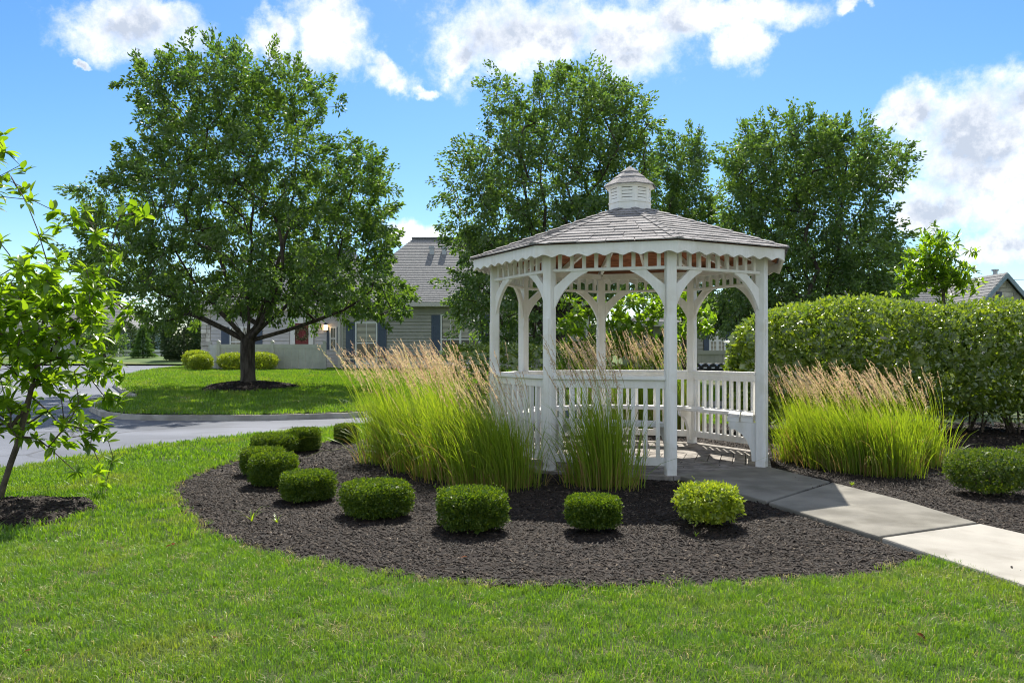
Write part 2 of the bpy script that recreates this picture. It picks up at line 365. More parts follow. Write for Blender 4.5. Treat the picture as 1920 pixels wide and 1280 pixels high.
def kerb(name, pts, w=.16):
    mb = MB(); P = [Vector((p[0], p[1], 0)) for p in densify([*pts], .6)][: -max(1, int((Vector(pts[0][:2])-Vector(pts[-1][:2])).length/.6))] + [Vector((*pts[-1][:2], 0))]
    n = len(P); prof = [(-.02, -.16), (-.005, -.028), (.03, -.016), (w, -.012), (w, -.16)]
    for i, p in enumerate(P):
        t = (P[min(i+1, n-1)]-P[max(i-1, 0)]).normalized(); nn = Vector((t.y, -t.x, 0))
        for d, z in prof: mb.v.append((p.x-nn.x*d, p.y-nn.y*d, float(hgt(p.y))+z))
    k = len(prof)
    for i in range(n-1):
        for j in range(k-1): mb.f.append((i*k+j, i*k+j+1, (i+1)*k+j+1, (i+1)*k+j))
    o = mb.build(name, M['kerb']); o['kind'] = 'structure'; return o
kerb('kerb', ([(30,20.4),(8,20.15),(2,19.55)] + isl[:15]))
kerb('kerb', road_edge[::-1][1:])

# concrete path: slabs with recessed joints
def zl(pts, z): return [Vector((p[0], p[1], z)) for p in pts]
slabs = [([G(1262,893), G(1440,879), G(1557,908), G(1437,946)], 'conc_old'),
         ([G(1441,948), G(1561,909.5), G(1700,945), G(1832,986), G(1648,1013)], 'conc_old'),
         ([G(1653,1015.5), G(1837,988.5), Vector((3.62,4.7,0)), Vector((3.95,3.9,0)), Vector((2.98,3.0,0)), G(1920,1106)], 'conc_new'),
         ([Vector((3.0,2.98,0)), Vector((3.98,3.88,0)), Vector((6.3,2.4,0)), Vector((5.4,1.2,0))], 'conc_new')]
root_path = None
for i, (pts, mm) in enumerate(slabs):
    bm = bmesh.new(); vs = [bm.verts.new((p.x, p.y, .0)) for p in pts]; f = bm.faces.new(vs)
    if f.normal.z < 0 or True:
        bm.normal_update()
        if f.normal.z < 0: f.normal_flip()
    r = bmesh.ops.extrude_face_region(bm, geom=[f]); 
    for v in [g for g in r['geom'] if isinstance(g, bmesh.types.BMVert)]: v.co.z = .0
    for v in vs: v.co.z = -.12
    bmesh.ops.recalc_face_normals(bm, faces=bm.faces)
    me = bpy.data.meshes.new('path'); bm.to_mesh(me); bm.free(); me.materials.append(M[mm])
    o = link('path' if root_path is None else 'slab', me, root_path)
    if root_path is None: root_path = o; o['kind'] = 'structure'
    b = o.modifiers.new('bevel', 'BEVEL'); b.width = .012; b.segments = 2

# ------------------------------------------------------------------ gazebo
GZ = thing('gazebo', 'white octagonal wooden garden gazebo with shingled roof, louvred cupola, railings and inner benches', 'gazebo', (1.392, 9.496, 0), R_(-39.08))
RP = 1.6
def vtx(j, r): a = R_(45*j); return Vector((r*math.cos(a), r*math.sin(a), 0))
def side(j, r):                       # frame on the side from vertex j to j+1: x along, y outward, z up
    a, b = vtx(j, r), vtx(j+1, r); e = (b-a).normalized(); out = Vector((e.y, -e.x, 0)); L = (b-a).length
    Mx = Matrix(((e.x, out.x, 0, a.x), (e.y, out.y, 0, a.y), (0, 0, 1, 0), (0, 0, 0, 1))); return Mx, L
def vfr(j, r=0):                       # frame on the radius through vertex j: x outward
    a = R_(45*j); return Matrix.Rotation(a, 4, 'Z') @ Matrix.Translation((r, 0, 0))
ENTRY = 7
# posts
for j in range(8):
    F = vfr(j, RP)
    mb = MB(); mb.box(F, -.05, .05, -.05, .05, -.12 if True else 0, 2.20)
    p = mb.build('post', M['white'], GZ, bevel=.006)
    t = MB()
    for d in (-1, 1): t.box(F, -.036, .036, d*.0505-.006, d*.0505+.006, .06, 1.55)
    t.box(F, .046, .058, -.03, .03, .06, 1.55)
    t.build('moulding', M['white'], p)
# deck
mb = MB(); a = [vtx(j, RP+.10) for j in range(8)]
mb.prism(I4, [(p.x, p.y) for p in a], -.12, -.045, 'z')
dk = mb.build('deck', M['deckwood'], GZ)
ap = math.cos(R_(22.5)); wd = .135
for j in range(8):
    Mx, L = side(j, RP+.105)
    d = 0.0; apo = (RP+.105)*ap
    while apo-d > .14:
        h0 = math.tan(R_(22.5))*(apo-d); h1 = math.tan(R_(22.5))*(apo-d-wd+.009)
        if h1 < .02: break
        c = L/2; g = .004
        MB().prism(Mx, [(c-h0+g, -d), (c+h0-g, -d), (c+h1-g, -d-wd+.009), (c-h1+g, -d-wd+.009)], -.04, random.uniform(-.002, .001), 'z').build('deck_board', M['deckwood'], dk)
        d += wd
# rails, balusters, benches
for j in range(8):
    if j == ENTRY: continue
    Mx, L = side(j, RP)
    r = MB().box(Mx, .045, L-.045, -.05, .045, .928, .965).box(Mx, .045, L-.045, -.019, .019, .845, .9285).build('railing', M['white'], GZ, bevel=.004)
    MB().box(Mx, .045, L-.045, -.019, .019, .085, .165).build('bottom_rail', M['white'], r, bevel=.003)
    n = 9
    for k in range(n):
        x = .06+(L-.12)*(k+.5)/n
        MB().box(Mx, x-.019, x+.019, -.0185, .0185, .163, .847).build('baluster', M['white'], r)
    Mi, Li = side(j, RP-.07)
    b = None
    for q, (d0, d1) in enumerate(((-.15, -.02), (-.295, -.165))):
        l0, l1 = -d0*math.tan(R_(22.5)), -d1*math.tan(R_(22.5))
        e0 = .0 if j != 0 else .02; 
        mb = MB().prism(Mi, [(l1, d1), (Li-l1, d1), (Li-l0, d0), (l0, d0)], .455, .50, 'z')
        if b is None: b = mb.build('bench', M['white'], GZ, bevel=.006)
        else: mb.build('seat_board', M['white'], b, bevel=.006)
for j in range(8):                    # seat brackets standing on each post
    F = vfr(j, RP)
    arc = [(-.05-.27*math.sin(t)-.0, .05+.36*(1-math.cos(t))) for t in np.linspace(0, math.pi/2, 9)]
    pl = [(-.05, .40), (-.05, .05)] + [(-.10-.24*(1-math.cos(t)), .05+.33*math.sin(t)) for t in np.linspace(0, math.pi/2, 9)] + [(-.34, .40)]
    s = MB().prism(F, pl, -.019, .019).build('seat_bracket', M['white'], GZ)
    MB().box(F, -.36, -.05, -.021, .021, .40, .4545).build('support_rail', M['white'], s)
# frieze: header rail with spindles, beam, arched brackets
def bracket_poly(w=.34, h=.36, t=.155):
    arc = []
    for q in np.linspace(0, 1, 11):
        a = q*math.pi/2; k = .52; arc.append((w*(k*(1-q)+(1-k)*(1-math.sin(a)))*.96+.012, -h*(k*q+(1-k)*(1-math.cos(a)))*.98-.012))
    return [(t+.03, 0), (w+.01, 0)] + arc + [(0, -h-.02), (0, -t)]
BP = bracket_poly()
for j in range(8):
    Mx, L = side(j, RP)
    hd = MB().box(Mx, .045, L-.045, -.03, .03, 2.022, 2.052).build('header_rail', M['white'], GZ, bevel=.003)
    MB().box(Mx, .03, L-.03, -.04, .02, 2.20, 2.275).build('beam', M['white'], hd)
    for k in range(9):
        x = .05+(L-.1)*(k+.5)/9
        MB().box(Mx, x-.018, x+.018, -.016, .016, 2.051, 2.202).build('spindle', M['white'], hd)
    for sg in (0, 1):
        pl = [((.05+a) if not sg else (L-.05-a), 2.0215+b) for a, b in BP]
        MB().prism(Mx, pl, -.018, .018).build('bracket', M['white'], GZ)
    # scalloped fascia
    Mf, Lf = side(j, 1.845); top, bot, n = 2.272, 2.148, 8
    pl = [(0.0, top), (Lf, top)]; seg = Lf/n
    for k in range(n-1, -1, -1):
        for q in range(8, -1, -1):
            f = q/8; x = (k+f)*seg
            pl.append((x, bot+  .029*(.5-.5*math.cos(2*math.pi*f))**.8))
    ins = .026*math.tan(R_(22.5))
    MB().prism(Mf, pl, -.026, 0).build('fascia', M['white'], GZ)
# roof
RE, ZE, RT, ZT = 1.885, 2.277, .22, 2.868
def rp(r): return ZE+(RE-r)*(ZT-ZE)/(RE-RT)
mb = MB()
for j in range(8):
    a, b, c, d = vtx(j, RE-.02), vtx(j+1, RE-.02), vtx(j+1, RT), vtx(j, RT)
    mb.quad(a+Vector((0,0,rp(RE-.02)-.004)), b+Vector((0,0,rp(RE-.02)-.004)), c+Vector((0,0,ZT-.004)), d+Vector((0,0,ZT-.004)))
roof = mb.build('roof', M['shingle'], GZ)
rows = 13
for j in range(8):
    a1, b1 = vtx(j, 1), vtx(j+1, 1); outn = ((a1+b1)/2).normalized()
    nrmv = (outn*(ZT-ZE)/((RE-RT)*ap)+Vector((0,0,1))).normalized()
    for i in range(rows):
        r0 = RE-(RE-RT)*i/rows; r1 = max(RT-.01, RE-(RE-RT)*(i+1.25)/rows)
        L0 = (b1-a1).length*r0; nt = max(1, round(L0/.30)); off = random.random()
        cuts = [0.0]; 
        for k in range(nt): 
            x = (k+off)/nt
            if .06 < x < .94: cuts.append(x)
        cuts.append(1.0)
        for k in range(len(cuts)-1):
            x0, x1 = cuts[k]+(.006 if k else 0), cuts[k+1]
            lift = .013+random.uniform(-.003, .004)
            P = []
            for (r, x, h) in ((r0, x0, lift), (r0, x1, lift), (r1, x1, .002), (r1, x0, .002)):
                q = (a1.lerp(b1, x))*r; q.z = rp(r); P.append(q+nrmv*h)
            Q = [P[0]-nrmv*.012, P[1]-nrmv*.012]
            s = MB(); s.poly(P); s.poly([Q[0], Q[1], P[1], P[0]]); s.poly([Q[0], P[0], P[3]]); s.poly([Q[1], P[2], P[1]])
            s.build('shingle', M['shingle'], roof)
for j in range(8):                     # hip caps, stepped
    s = MB(); n = 11
    for i in range(n):
        r0 = RE+.004-(RE-RT)*i/n; r1 = RE-(RE-RT)*(i+1.15)/n
        if r1 < RT: r1 = RT
        for sg in (-1, 1):
            a = R_(45*j); dr = Vector((math.cos(a), math.sin(a), 0)); tn = Vector((-math.sin(a), math.cos(a), 0))
            def pt(r, off, h): 
                q = dr*(r-off*.3827*.5)+tn*(sg*off); q.z = rp(r)+h-(0 if off == 0 else .004); return q
            s.quad(pt(r0, 0, .030), pt(r0, .05, .021), pt(r1, .05, .012), pt(r1, 0, .016))
            s.quad(pt(r0, 0, .030), pt(r0, .05, .021), pt(r0, .05, .01), pt(r0, 0, .014))
    s.build('hip_cap', M['shingle'], roof)
# ceiling boards and rafters
ceil = None
for j in range(8):
    a1, b1 = vtx(j, 1), vtx(j+1, 1); n = 11
    for i in range(n):
        r0 = 1.80-1.70*i/n; r1 = 1.80-1.70*(i+1)/n+.008
        P = []
        for r, x, dz in ((r0, .004, 0), (r0, .996, 0), (r1, .996, 0), (r1, .004, 0)):
            q = a1.lerp(b1, x)*r; q.z = rp(r)-.035; P.append(q)
        s = MB(); s.poly(P); s.poly([p+Vector((0,0,.014)) for p in P[::-1]])
        for k in range(4): s.poly([P[k], P[(k+1)%4], P[(k+1)%4]+Vector((0,0,.014)), P[k]+Vector((0,0,.014))])
        o = s.build('ceiling' if ceil is None else 'ceiling_board', M['cedar'], GZ if ceil is None else ceil)
        if ceil is None: ceil = o
for j in range(8):
    F = vfr(j); pl = [(1.78, rp(1.78)-.036), (.04, rp(.04)-.036), (.04, rp(.04)-.125), (1.70, rp(1.70)-.115)]
    MB().prism(F, pl, -.019, .019).build('rafter', M['white'], GZ)
    Mx, L = side(j, 1.0)
    F2 = Matrix.Rotation(R_(45*j+22.5), 4, 'Z'); k = ap
    pl = [(1.78*k, rp(1.78)-.036), (.25*k, rp(.25)-.036), (.25*k, rp(.25)-.115), (1.72*k, rp(1.72)-.105)]
    MB().prism(F2, pl, -.017, .017).build('rafter', M['white'], GZ)
MB().prism(I4, [(p.x, p.y) for p in (vtx(j, .09) for j in range(8))], rp(.09)-.22, rp(.09)-.04, 'z').build('king_post', M['white'], GZ)
# cupola
o8 = lambda r: [(p.x, p.y) for p in (vtx(j, r) for j in range(8))]
cu = MB().prism(I4, o8(.252), 2.80, 2.945, 'z').prism(I4, o8(.262), 2.945, 2.957, 'z').prism(I4, o8(.252), 3.115, 3.15, 'z').build('cupola', M['white'], GZ)
MB().prism(I4, o8(.205), 2.957, 3.115, 'z').build('louvre_core', M['black'], cu)
for j in range(8):
    Mx, L = side(j, .252)
    MB().box(Mx, 0, .034, -.022, .0, 2.957, 3.115).box(Mx, L-.034, L, -.022, 0, 2.957, 3.115).build('corner_stile', M['white'], cu)
    for k in range(4):
        z = 2.962+.038*k
        MB().prism(Mx @ Matrix.Translation((0,0,0)), [(.034, z), (L-.034, z), (L-.034, z+.031), (.034, z+.031)], -.020, -.006).build('louvre_slat', M['white'], cu)
RC, ZC0, ZC1 = .315, 3.145, 3.40
mb = MB(); cz = lambda r: ZC1-(ZC1-ZC0)*r/RC
mb.prism(I4, o8(RC-.02), 3.135, 3.149, 'z')
cr = mb.build('cupola_roof', M['white'], cu)
for j in range(8):
    a1, b1 = vtx(j, 1), vtx(j+1, 1)
    for r0, r1, h in ((RC, .19, .010), (.20, .095, .012), (.115, 0, .018)):
        P = []
        for r, x, hh in ((r0, 0, h), (r0, 1, h), (r1, 1, .003), (r1, 0, .003)):
            q = a1.lerp(b1, x)*r; q.z = cz(r)+hh; P.append(q)
        s = MB(); s.poly(P if r1 else P[:3]); s.poly([P[0], P[1], P[1]-Vector((0,0,.012)), P[0]-Vector((0,0,.012))])
        s.build('cupola_shingle', M['shingle'], cu)

# ------------------------------------------------------------------ growing things
def grow(tips, nodes0, parents0, step=.45, up=.5, sag=.0):
    """attach every tip to the nearest suitable node, adding nodes on the way"""
    P = [np.array(p, float) for p in nodes0]; par = list(parents0); base = P[0]
    A = np.zeros((len(P)+len(tips)*14, 3)); A[:len(P)] = P; n = len(P)
    tips = sorted(tips, key=lambda t: np.linalg.norm(np.array(t)-A[min(3, n-1)]))
    first = max(1, n//3)
    for t in tips:
        t = np.array(t, float); d = A[:n]-t; hd = np.hypot(d[:, 0], d[:, 1]); dist = np.linalg.norm(d, axis=1)
        cost = dist + up*np.maximum(0, d[:, 2]+.35*hd); cost[:first] += 1e3 if n > first+1 else 0
        k = int(np.argmin(cost)); L = dist[k]; m = max(1, min(12, int(L/step)))
        a = A[k].copy(); prev = k; bow = rng.normal(size=3)*.05*L
        for i in range(1, m+1):
            f = i/m; q = a*(1-f)+t*f + (bow+np.array([0, 0, .08*L-sag*L]))*math.sin(math.pi*f)
            A[n] = q; par.append(prev); prev = n; n += 1
    return A[:n], par
def skeleton(name, A, par, tip_r, root_r, m, parent, org, flare=1.35, flare_h=.5, minr=0.0):
    n = len(A); kids = [[] for _ in range(n)]
    for i, p in enumerate(par):
        if p >= 0: kids[p].append(i)
    w_ = np.zeros(n); e = 2.3
    for i in range(n-1, -1, -1): w_[i] = sum(w_[k] for k in kids[i]) if kids[i] else 1.0
    # children always come after parents except the given trunk, handled by the reverse order
    r = tip_r*np.power(w_, 1/e); k = math.log(root_r/tip_r)/max(1e-6, math.log(r[0]/tip_r))
    r = tip_r*np.power(r/tip_r, k)
    z0 = A[0][2]
    for i in range(n):
        dz = A[i][2]-z0
        if dz < flare_h and w_[i] > w_[0]*.6: r[i] *= 1+(flare-1)*(1-dz/flare_h)**2
    mb = MB(); done = set(); st = [(0, -1)]
    while st:
        i, p = st.pop(); ch = [i] if p < 0 else [p, i]; rr = [r[i]] if p < 0 else [min(r[p], r[i]*1.15), r[i]]
        c = i
        while kids[c]:
            ks = sorted(kids[c], key=lambda q: -w_[q]); 
            for q in ks[1:]: st.append((q, c))
            c = ks[0]; ch.append(c); rr.append(r[c])
        if len(ch) > 1:
            mb.tube([A[q] for q in ch], [max(minr, x) for x in rr], 10 if rr[0] > .08 else (6 if rr[0] > .025 else 4), cap=False)
    return mb.build(name, m, parent, org, smooth=True)
def crown_tips(lobes, Y, n, depth=.8, surf_bias=.5, xc=None):
    L = np.array(lobes, float); ar = L[:, 2]*L[:, 3]; out = []
    vs = np.arange(L[:, 1].min()-120, L[:, 1].max()+120, 10.)
    def row(v):
        q = 1-((v-L[:, 1])/L[:, 3])**2; k = q > 0
        if not k.any(): return 0, 0
        h = L[k, 2]*np.sqrt(q[k]); return (L[k, 0]-h).min(), (L[k, 0]+h).max()
    tries = 0
    while len(out) < n and tries < n*60:
        tries += 1
        i = rng.choice(len(L), p=ar/ar.sum()); th = rng.random()*6.283; rr = rng.random()**surf_bias
        u = L[i, 0]+L[i, 2]*rr*math.cos(th); v = L[i, 1]+L[i, 3]*rr*math.sin(th)
        lo, hi = row(v)
        if hi <= lo: continue
        c, W = (lo+hi)/2, (hi-lo)/2
        d = math.sqrt(max(0, 1-((u-c)/W)**2))*W/FP*Y*depth
        # denser towards the outside of the crown's depth
        t = rng.uniform(-1, 1); t = math.copysign(abs(t)**.7, t)
        p = px(u, v, Y); q = np.array([p.x, Y+d*t, p.z])
        if out and rng.random() < .8 and np.min(np.linalg.norm(np.array(out)-q, axis=1)) < .30: continue
        out.append(q)
    return out
def foliage(tips, per, rad, L, W, droop=.35, squash=.7, center=None):
    T = np.array(tips); n = len(T)
    cnt = rng.poisson(per, n); idx = np.repeat(np.arange(n), cnt)
    c0 = T.mean(0) if center is None else center
    ax = nrm(nrm(T-c0)*.55+np.array([0, 0, .12])+rng.normal(size=(n, 3))*.5)[idx]
    t = rng.random((len(idx), 1)); sc_ = rng.uniform(.65, 1.3, (n, 1))[idx]
    pr_ = nrm(rng.normal(size=(len(idx), 3)))*np.sqrt(rng.random((len(idx), 1)))*rad*.62*(1-.55*t)
    off = (ax*(t*2.0-.55)*rad+pr_)*sc_
    off[:, 2] -= .10*rad*t[:, 0]
    P = T[idx]+off
    c = T.mean(0) if center is None else center
    D = nrm(off)*.8+nrm(P-c)*.35+rng.normal(size=off.shape)*.45; D[:, 2] -= droop
    tone = np.clip(rng.normal(.5, .22, len(idx))+rng.normal(0, .14, n)[idx], 0, 1)
    return leaf_geo(P, D, L*rng.uniform(.7, 1.25, len(idx)), W*rng.uniform(.7, 1.2, len(idx)), .22, rnd=tone)
def tree(name, label, Y, base_u, lobes, n, per, fork_v, leaders, trunk_r, leafm, group=None, rad=.42, L=.105, W=.055, depth=.8, lean=0, tip_r=.008, bark='bark', z0=None, cat='tree', up=.5, trunk_pts=None):
    z = float(hgt(Y)) if z0 is None else z0
    lobes = [(u+(base_u-u)*.03, v+12, rx*.90, ry*.84) for u, v, rx, ry in lobes]; leaders = [(u, v+22, d) for u, v, d in leaders]
    base = Vector(((base_u-960)/FP*Y, Y, z)); root = thing(name, label, cat, base, 0, group)
    fork = px(base_u+lean, fork_v, Y)
    nodes = [base+Vector((0,0,-.1)), base+Vector((0,0,.12)), base+Vector((0,0,.35))]; par = [-1, 0, 1]
    k = max(2, int((fork.z-z-.35)/.5))
    for i in range(1, k+1):
        nodes.append((base+Vector((0,0,.35))).lerp(fork, i/k)+Vector((random.uniform(-.03,.03), random.uniform(-.03,.03), 0))); par.append(len(nodes)-2)
    fk = len(nodes)-1
    for (u, v, dy) in leaders:
        t = px(u, v, Y)+Vector((0, dy, 0)); a = nodes[fk]; m = max(3, int((t-a).length/.55)); pv = fk
        bow = Vector((random.uniform(-.25,.25), random.uniform(-.25,.25), 0))
        side_ = Vector(((t.x-a.x)*.25, (t.y-a.y)*.25, 0))
        for i in range(1, m+1):
            f = i/m; q = a.lerp(t, f)+(bow+side_)*math.sin(math.pi*f)+Vector((random.uniform(-.06,.06), random.uniform(-.06,.06), 0)); nodes.append(q); par.append(pv); pv = len(nodes)-1
    tips = crown_tips(lobes, Y, n, depth)
    A, pr = grow(tips, [tuple(q) for q in nodes], par, .5, up)
    skeleton('trunk', A, pr, tip_r, trunk_r, M[bark], root, base)
    V, F, r = foliage(tips, per, rad, L, W)
    o = link('crown', np_mesh('crown', V-np.array(base), F, leafm, r), root); o['kind'] = 'stuff'
    return root
main_lobes = [(405,124,92,46),(310,166,72,56),(520,152,100,50),(595,180,58,48),(430,200,150,80),(285,200,40,40),(345,300,95,62),(480,300,160,90),(650,300,98,58),(680,370,72,80),(300,385,120,66),(460,400,180,90),(630,440,125,70),(205,370,50,52),(190,440,40,60),(260,480,110,62),(430,500,200,80),(640,520,150,66),(320,552,120,46),(520,542,150,36),(710,540,88,48),(270,320,45,30)]
tree('shade_tree', 'large full shade tree rising from the mulch ring on the grassy island', 24, 465, main_lobes, 900, 112, 640,
     [(300,165,.6),(400,112,-.5),(470,145,.8),(560,165,-.4),(660,290,.2),(230,400,-.5),(700,480,.3),(350,330,-1.6),(500,350,1.8),(560,420,-2)], .215, M['tree_leaf'], 'broad shade trees around the gazebo', rad=.40, L=.125, W=.066)
treeA = [(1090,160,80,50),(960,200,75,66),(1150,225,80,66),(1060,250,130,80),(920,300,70,60),(1180,300,50,70),(1030,350,150,80),(890,350,60,55),(900,430,60,70),(1000,440,140,70),(1130,420,110,80),(930,520,80,60),(880,560,60,50),(1050,540,130,70),(1160,500,70,60),(960,610,80,36)]
tree('shade_tree', 'tall loose-crowned tree directly behind the gazebo roof, thin dark stems showing', 20, 1048, treeA, 720, 92, 600,
     [(1090,150,.4),(960,190,-.5),(1150,220,.7),(900,340,.2),(1010,300,-1.2),(1060,260,1.4),(1180,330,-.6),(920,470,-.8)], .17, M['tree_leaf_far'], 'broad shade trees around the gazebo', rad=.36, L=.10, W=.056)
treeB = [(1280,275,45,40),(1265,330,60,50),(1300,370,50,60),(1250,400,50,60),(1290,440,60,50),(1270,510,70,60),(1320,480,40,50)]
tree('shade_tree', 'narrow tree between the two broad crowns right of the cupola', 27, 1285, treeB, 300, 90, 560, [(1280,260,.2),(1250,360,-.5),(1310,400,.5)], .13, M['tree_leaf_far'], 'broad shade trees around the gazebo', rad=.42, L=.115, W=.064)
treeC = [(1450,255,75,42),(1570,265,75,42),(1400,300,50,50),(1500,320,130,70),(1630,310,68,48),(1420,390,78,70),(1560,400,110,70),(1390,470,60,60),(1480,490,120,60),(1610,480,90,60),(1660,470,40,50),(1540,550,140,50),(1400,560,90,50),(1340,590,60,28),(1650,550,60,50)]
tree('shade_tree', 'broad tree with twin rounded tops rising behind the long clipped hedge', 21, 1545, treeC, 740, 98, 610,
     [(1450,240,.5),(1570,250,-.5),(1640,310,.4),(1400,330,-.4),(1500,350,1.2),(1420,480,-.8),(1620,470,.6),(1370,570,-.6)], .20, M['tree_leaf_far'], 'broad shade trees around the gazebo', rad=.38, L=.102, W=.058)

# ---- young magnolia-like trees with large leaves
def bigleaf_mesh(name, m, L=.13, W=.05, curl=.12, wav=.0):
    V = []; F = []; n = 5
    for i in range(n+1):
        t = i/n; w2 = W/2*math.sin(math.pi*min(1, t*.93+.07)**.85)*(1 if i < n else 0); z = -curl*L*t*t
        V += [(L*t, -w2, z+w2*.35), (L*t, 0, z), (L*t, w2, z+w2*.35)]
    for i in range(n):
        b = i*3; F += [(b, b+1, b+4, b+3), (b+1, b+2, b+5, b+4)]
    return np_mesh(name, np.array(V), np.array(F), m, np.full(len(V), .5), True)
def whorl(t, n, L, spread=1.0, upd=.35):
    """positions and directions of n leaves round a shoot tip"""
    ax = Vector((random.gauss(0, .6), random.gauss(0, .6), random.uniform(.1, 1))).normalized(); out = []
    a = ax.orthogonal().normalized(); b = ax.cross(a)
    for i in range(n):
        th = i*2.4+random.uniform(-.3, .3); k = random.uniform(.05, .8)
        d = (a*math.cos(th)+b*math.sin(th))*spread+ax*(upd+random.uniform(-.3, .5)); d.z -= random.uniform(0, .35)
        out.append((Vector(t)-ax*k*L*.9, d.normalized()))
    return out
def leafM(p, d, s):
    d = d.normalized(); sd_ = Vector((0,0,1)).cross(d); sd_ = sd_.normalized() if sd_.length > .05 else Vector((1,0,0))
    sd_ = (sd_+Vector((random.gauss(0,.35), random.gauss(0,.35), random.gauss(0,.35)))); sd_ = (sd_-d*sd_.dot(d)).normalized(); u = d.cross(sd_)
    return Matrix(((d.x*s, sd_.x*s, u.x*s, p.x), (d.y*s, sd_.y*s, u.y*s, p.y), (d.z*s, sd_.z*s, u.z*s, p.z), (0,0,0,1)))
def magnolia(name, label, base, trunk, tips, per, L, W, singles=0, group=None, root_r=.03, shootlen=.0, mats=('mag_leaf','mag_one')):
    root = thing(name, label, 'tree', base, 0, group); nodes = [tuple(q) for q in trunk]; par = [i-1 for i in range(len(nodes))]
    A, pr = grow([tuple(t) for t in tips], nodes, par, .16, .35)
    skeleton('trunk', A, pr, .0035, root_r, M['twig'], root, base, 1.2, .2)
    lv = []
    for t in tips:
        for p, d in whorl(t, max(3, int(random.gauss(per, 2))), L): lv.append((p, d, random.uniform(.65, 1.2)))
    lv.sort(key=lambda q: q[0].y)
    vis = [q for q in lv if abs(q[0].x)/max(.1, q[0].y) < .66]; hid = [q for q in lv if abs(q[0].x)/max(.1, q[0].y) >= .66]
    random.shuffle(vis); sing, rest = vis[:singles], vis[singles:]+hid
    protos = [bigleaf_mesh('leaf', M[mats[1]], L, W*k, c) for k, c in ((1, .10), (.85, .22), (1.1, .02), (.95, .3))]
    bo = Vector(base)
    for p, d, s in sing:
        o = link('leaf', random.choice(protos), root); o.matrix_local = leafM(p-bo, d, s)
    if rest:
        V = []; F = []; rr = []; b = 0
        src = [np.array([v.co[:] for v in pm.vertices]) for pm in protos]; fs = np.array([q.vertices[:] for q in protos[0].polygons])
        for p, d, s in rest:
            X = src[random.randrange(4)]; mm = np.array(leafM(p-bo, d, s)); V.append(X@mm[:3, :3].T+mm[:3, 3]); F.append(fs+b); b += len(X); rr.append(np.full(len(X), random.random()))
        o = link('foliage', np_mesh('foliage', np.concatenate(V), np.concatenate(F), M[mats[0]], np.concatenate(rr), True), root); o['kind'] = 'stuff'
    return root
YL = 6.7
tpx = [(5,345,0),(38,310,0),(40,350,.1),(95,392,0),(60,375,-.1),(105,420,.1),(150,410,.1),(238,392,-.1),(225,405,0),(262,398,0),(255,385,.1),(180,440,.1),(210,490,0),(60,470,0),(18,478,.2),(40,500,-.2),(100,515,.1),(140,540,.2),(50,540,-.2),(190,545,0),(232,580,.1),(170,600,.2),(122,612,-.1),(60,600,.2),(18,600,.1),(150,655,0),(195,675,-.1),(215,700,.1),(190,640,.1),(215,748,0),(225,740,.1),(100,715,.1),(60,745,0),(150,752,-.2),(20,690,.1),(60,695,.1),(112,700,.1),(20,800,.1),(70,822,0),(132,820,.2),(170,832,0),(212,858,.1),(140,882,-.1),(190,875,0),(200,900,.05),(5,250,.1),(12,285,.1),(0,330,-.1),(160,395,.2),(30,350,.1),(120,470,.2),(80,440,0),(200,520,.2),(160,500,-.2),(10,540,.1),(85,570,.3),(215,610,.1),(90,640,.2),(40,640,-.2),(10,740,.2),(90,770,.3),(120,790,-.2),(40,780,.1),(245,570,.1),(150,570,-.3),(110,550,-.3),(30,570,.3),(70,515,.3),(130,500,.1)]
tl = [px(u, v, YL+dy+random.uniform(-.25, .25)) for u, v, dy in tpx]
for _ in range(330):
    tl.append(px(random.uniform(-190, 215), random.triangular(455, 850, 555), YL+random.uniform(-.6, .6)))
for _ in range(16): tl.append(px(random.uniform(-160, 0), random.uniform(200, 450), YL+random.uniform(-.4, .4)))
bL = G(-6, 938); bL = Vector((px(-4, 938, YL).x, YL, -.03))
trk = [bL-Vector((0,0,.05))]+[px(u, v, YL) for u, v in ((8,905),(20,868),(32,835),(42,795),(51,760),(60,725),(69,690),(76,640),(83,580),(90,540),(88,490),(70,430),(50,380),(20,330))]
magnolia('young_tree', 'young slender leaning tree with large glossy light green leaves at the lawn edge', bL, trk, tl, 11, .115, .050, 298, 'young large-leaved trees', .024)
YR = 15.0; bR = Vector(((1775-960)/FP*YR, YR, -.03))
tr_ = []
for _ in range(170):
    u = random.gauss(1757, 34); v = random.triangular(425, 575, 510); u = 1762+(u-1762)*min(1.1, .45+(v-415)/130)
    tr_.append(px(u, v, YR+random.uniform(-.5, .5)))
for u, v in ((1752,418),(1740,440),(1775,445),(1815,470),(1825,500),(1826,530),(1690,485),(1680,545),(1700,530),(1820,545),(1720,470),(1790,440),(1800,520)): tr_.append(px(u, v, YR))
magnolia('young_tree', 'airy bright green young tree behind the hedge beside the stone gable', bR, [bR, px(1774,650,YR), px(1772,590,YR), px(1768,540,YR), px(1762,490,YR), px(1755,440,YR)], tr_, 11, .15, .055, 0, 'young large-leaved trees', .035)
YB = 13.9
for (u0, us, v0, v1, nn, lab) in ((1225,(1160,1300),545,690,190,'leafy bright green sapling seen through the gazebo beside its tallest back grass'),
                              (1105,(1050,1175),560,700,170,'dense young tree behind the middle back post of the gazebo'),
                              (1291,(1298,1338),575,622,20,'small yellow-green sapling by the rear right gazebo post near the mailboxes')):
    bb = Vector(((u0-960)/FP*YB, YB, -.03)); tt = [px(random.uniform(*us), random.uniform(v0, v1), YB+random.uniform(-.5, .5)) for _ in range(nn)]
    magnolia('young_tree', lab, bb, [bb, px(u0, 760, YB), px(u0+3, 700, YB), px(u0-4, 640, YB), px(u0+2, 590, YB)], tt, 11, .125, .055, 0, 'young large-leaved trees', .025)

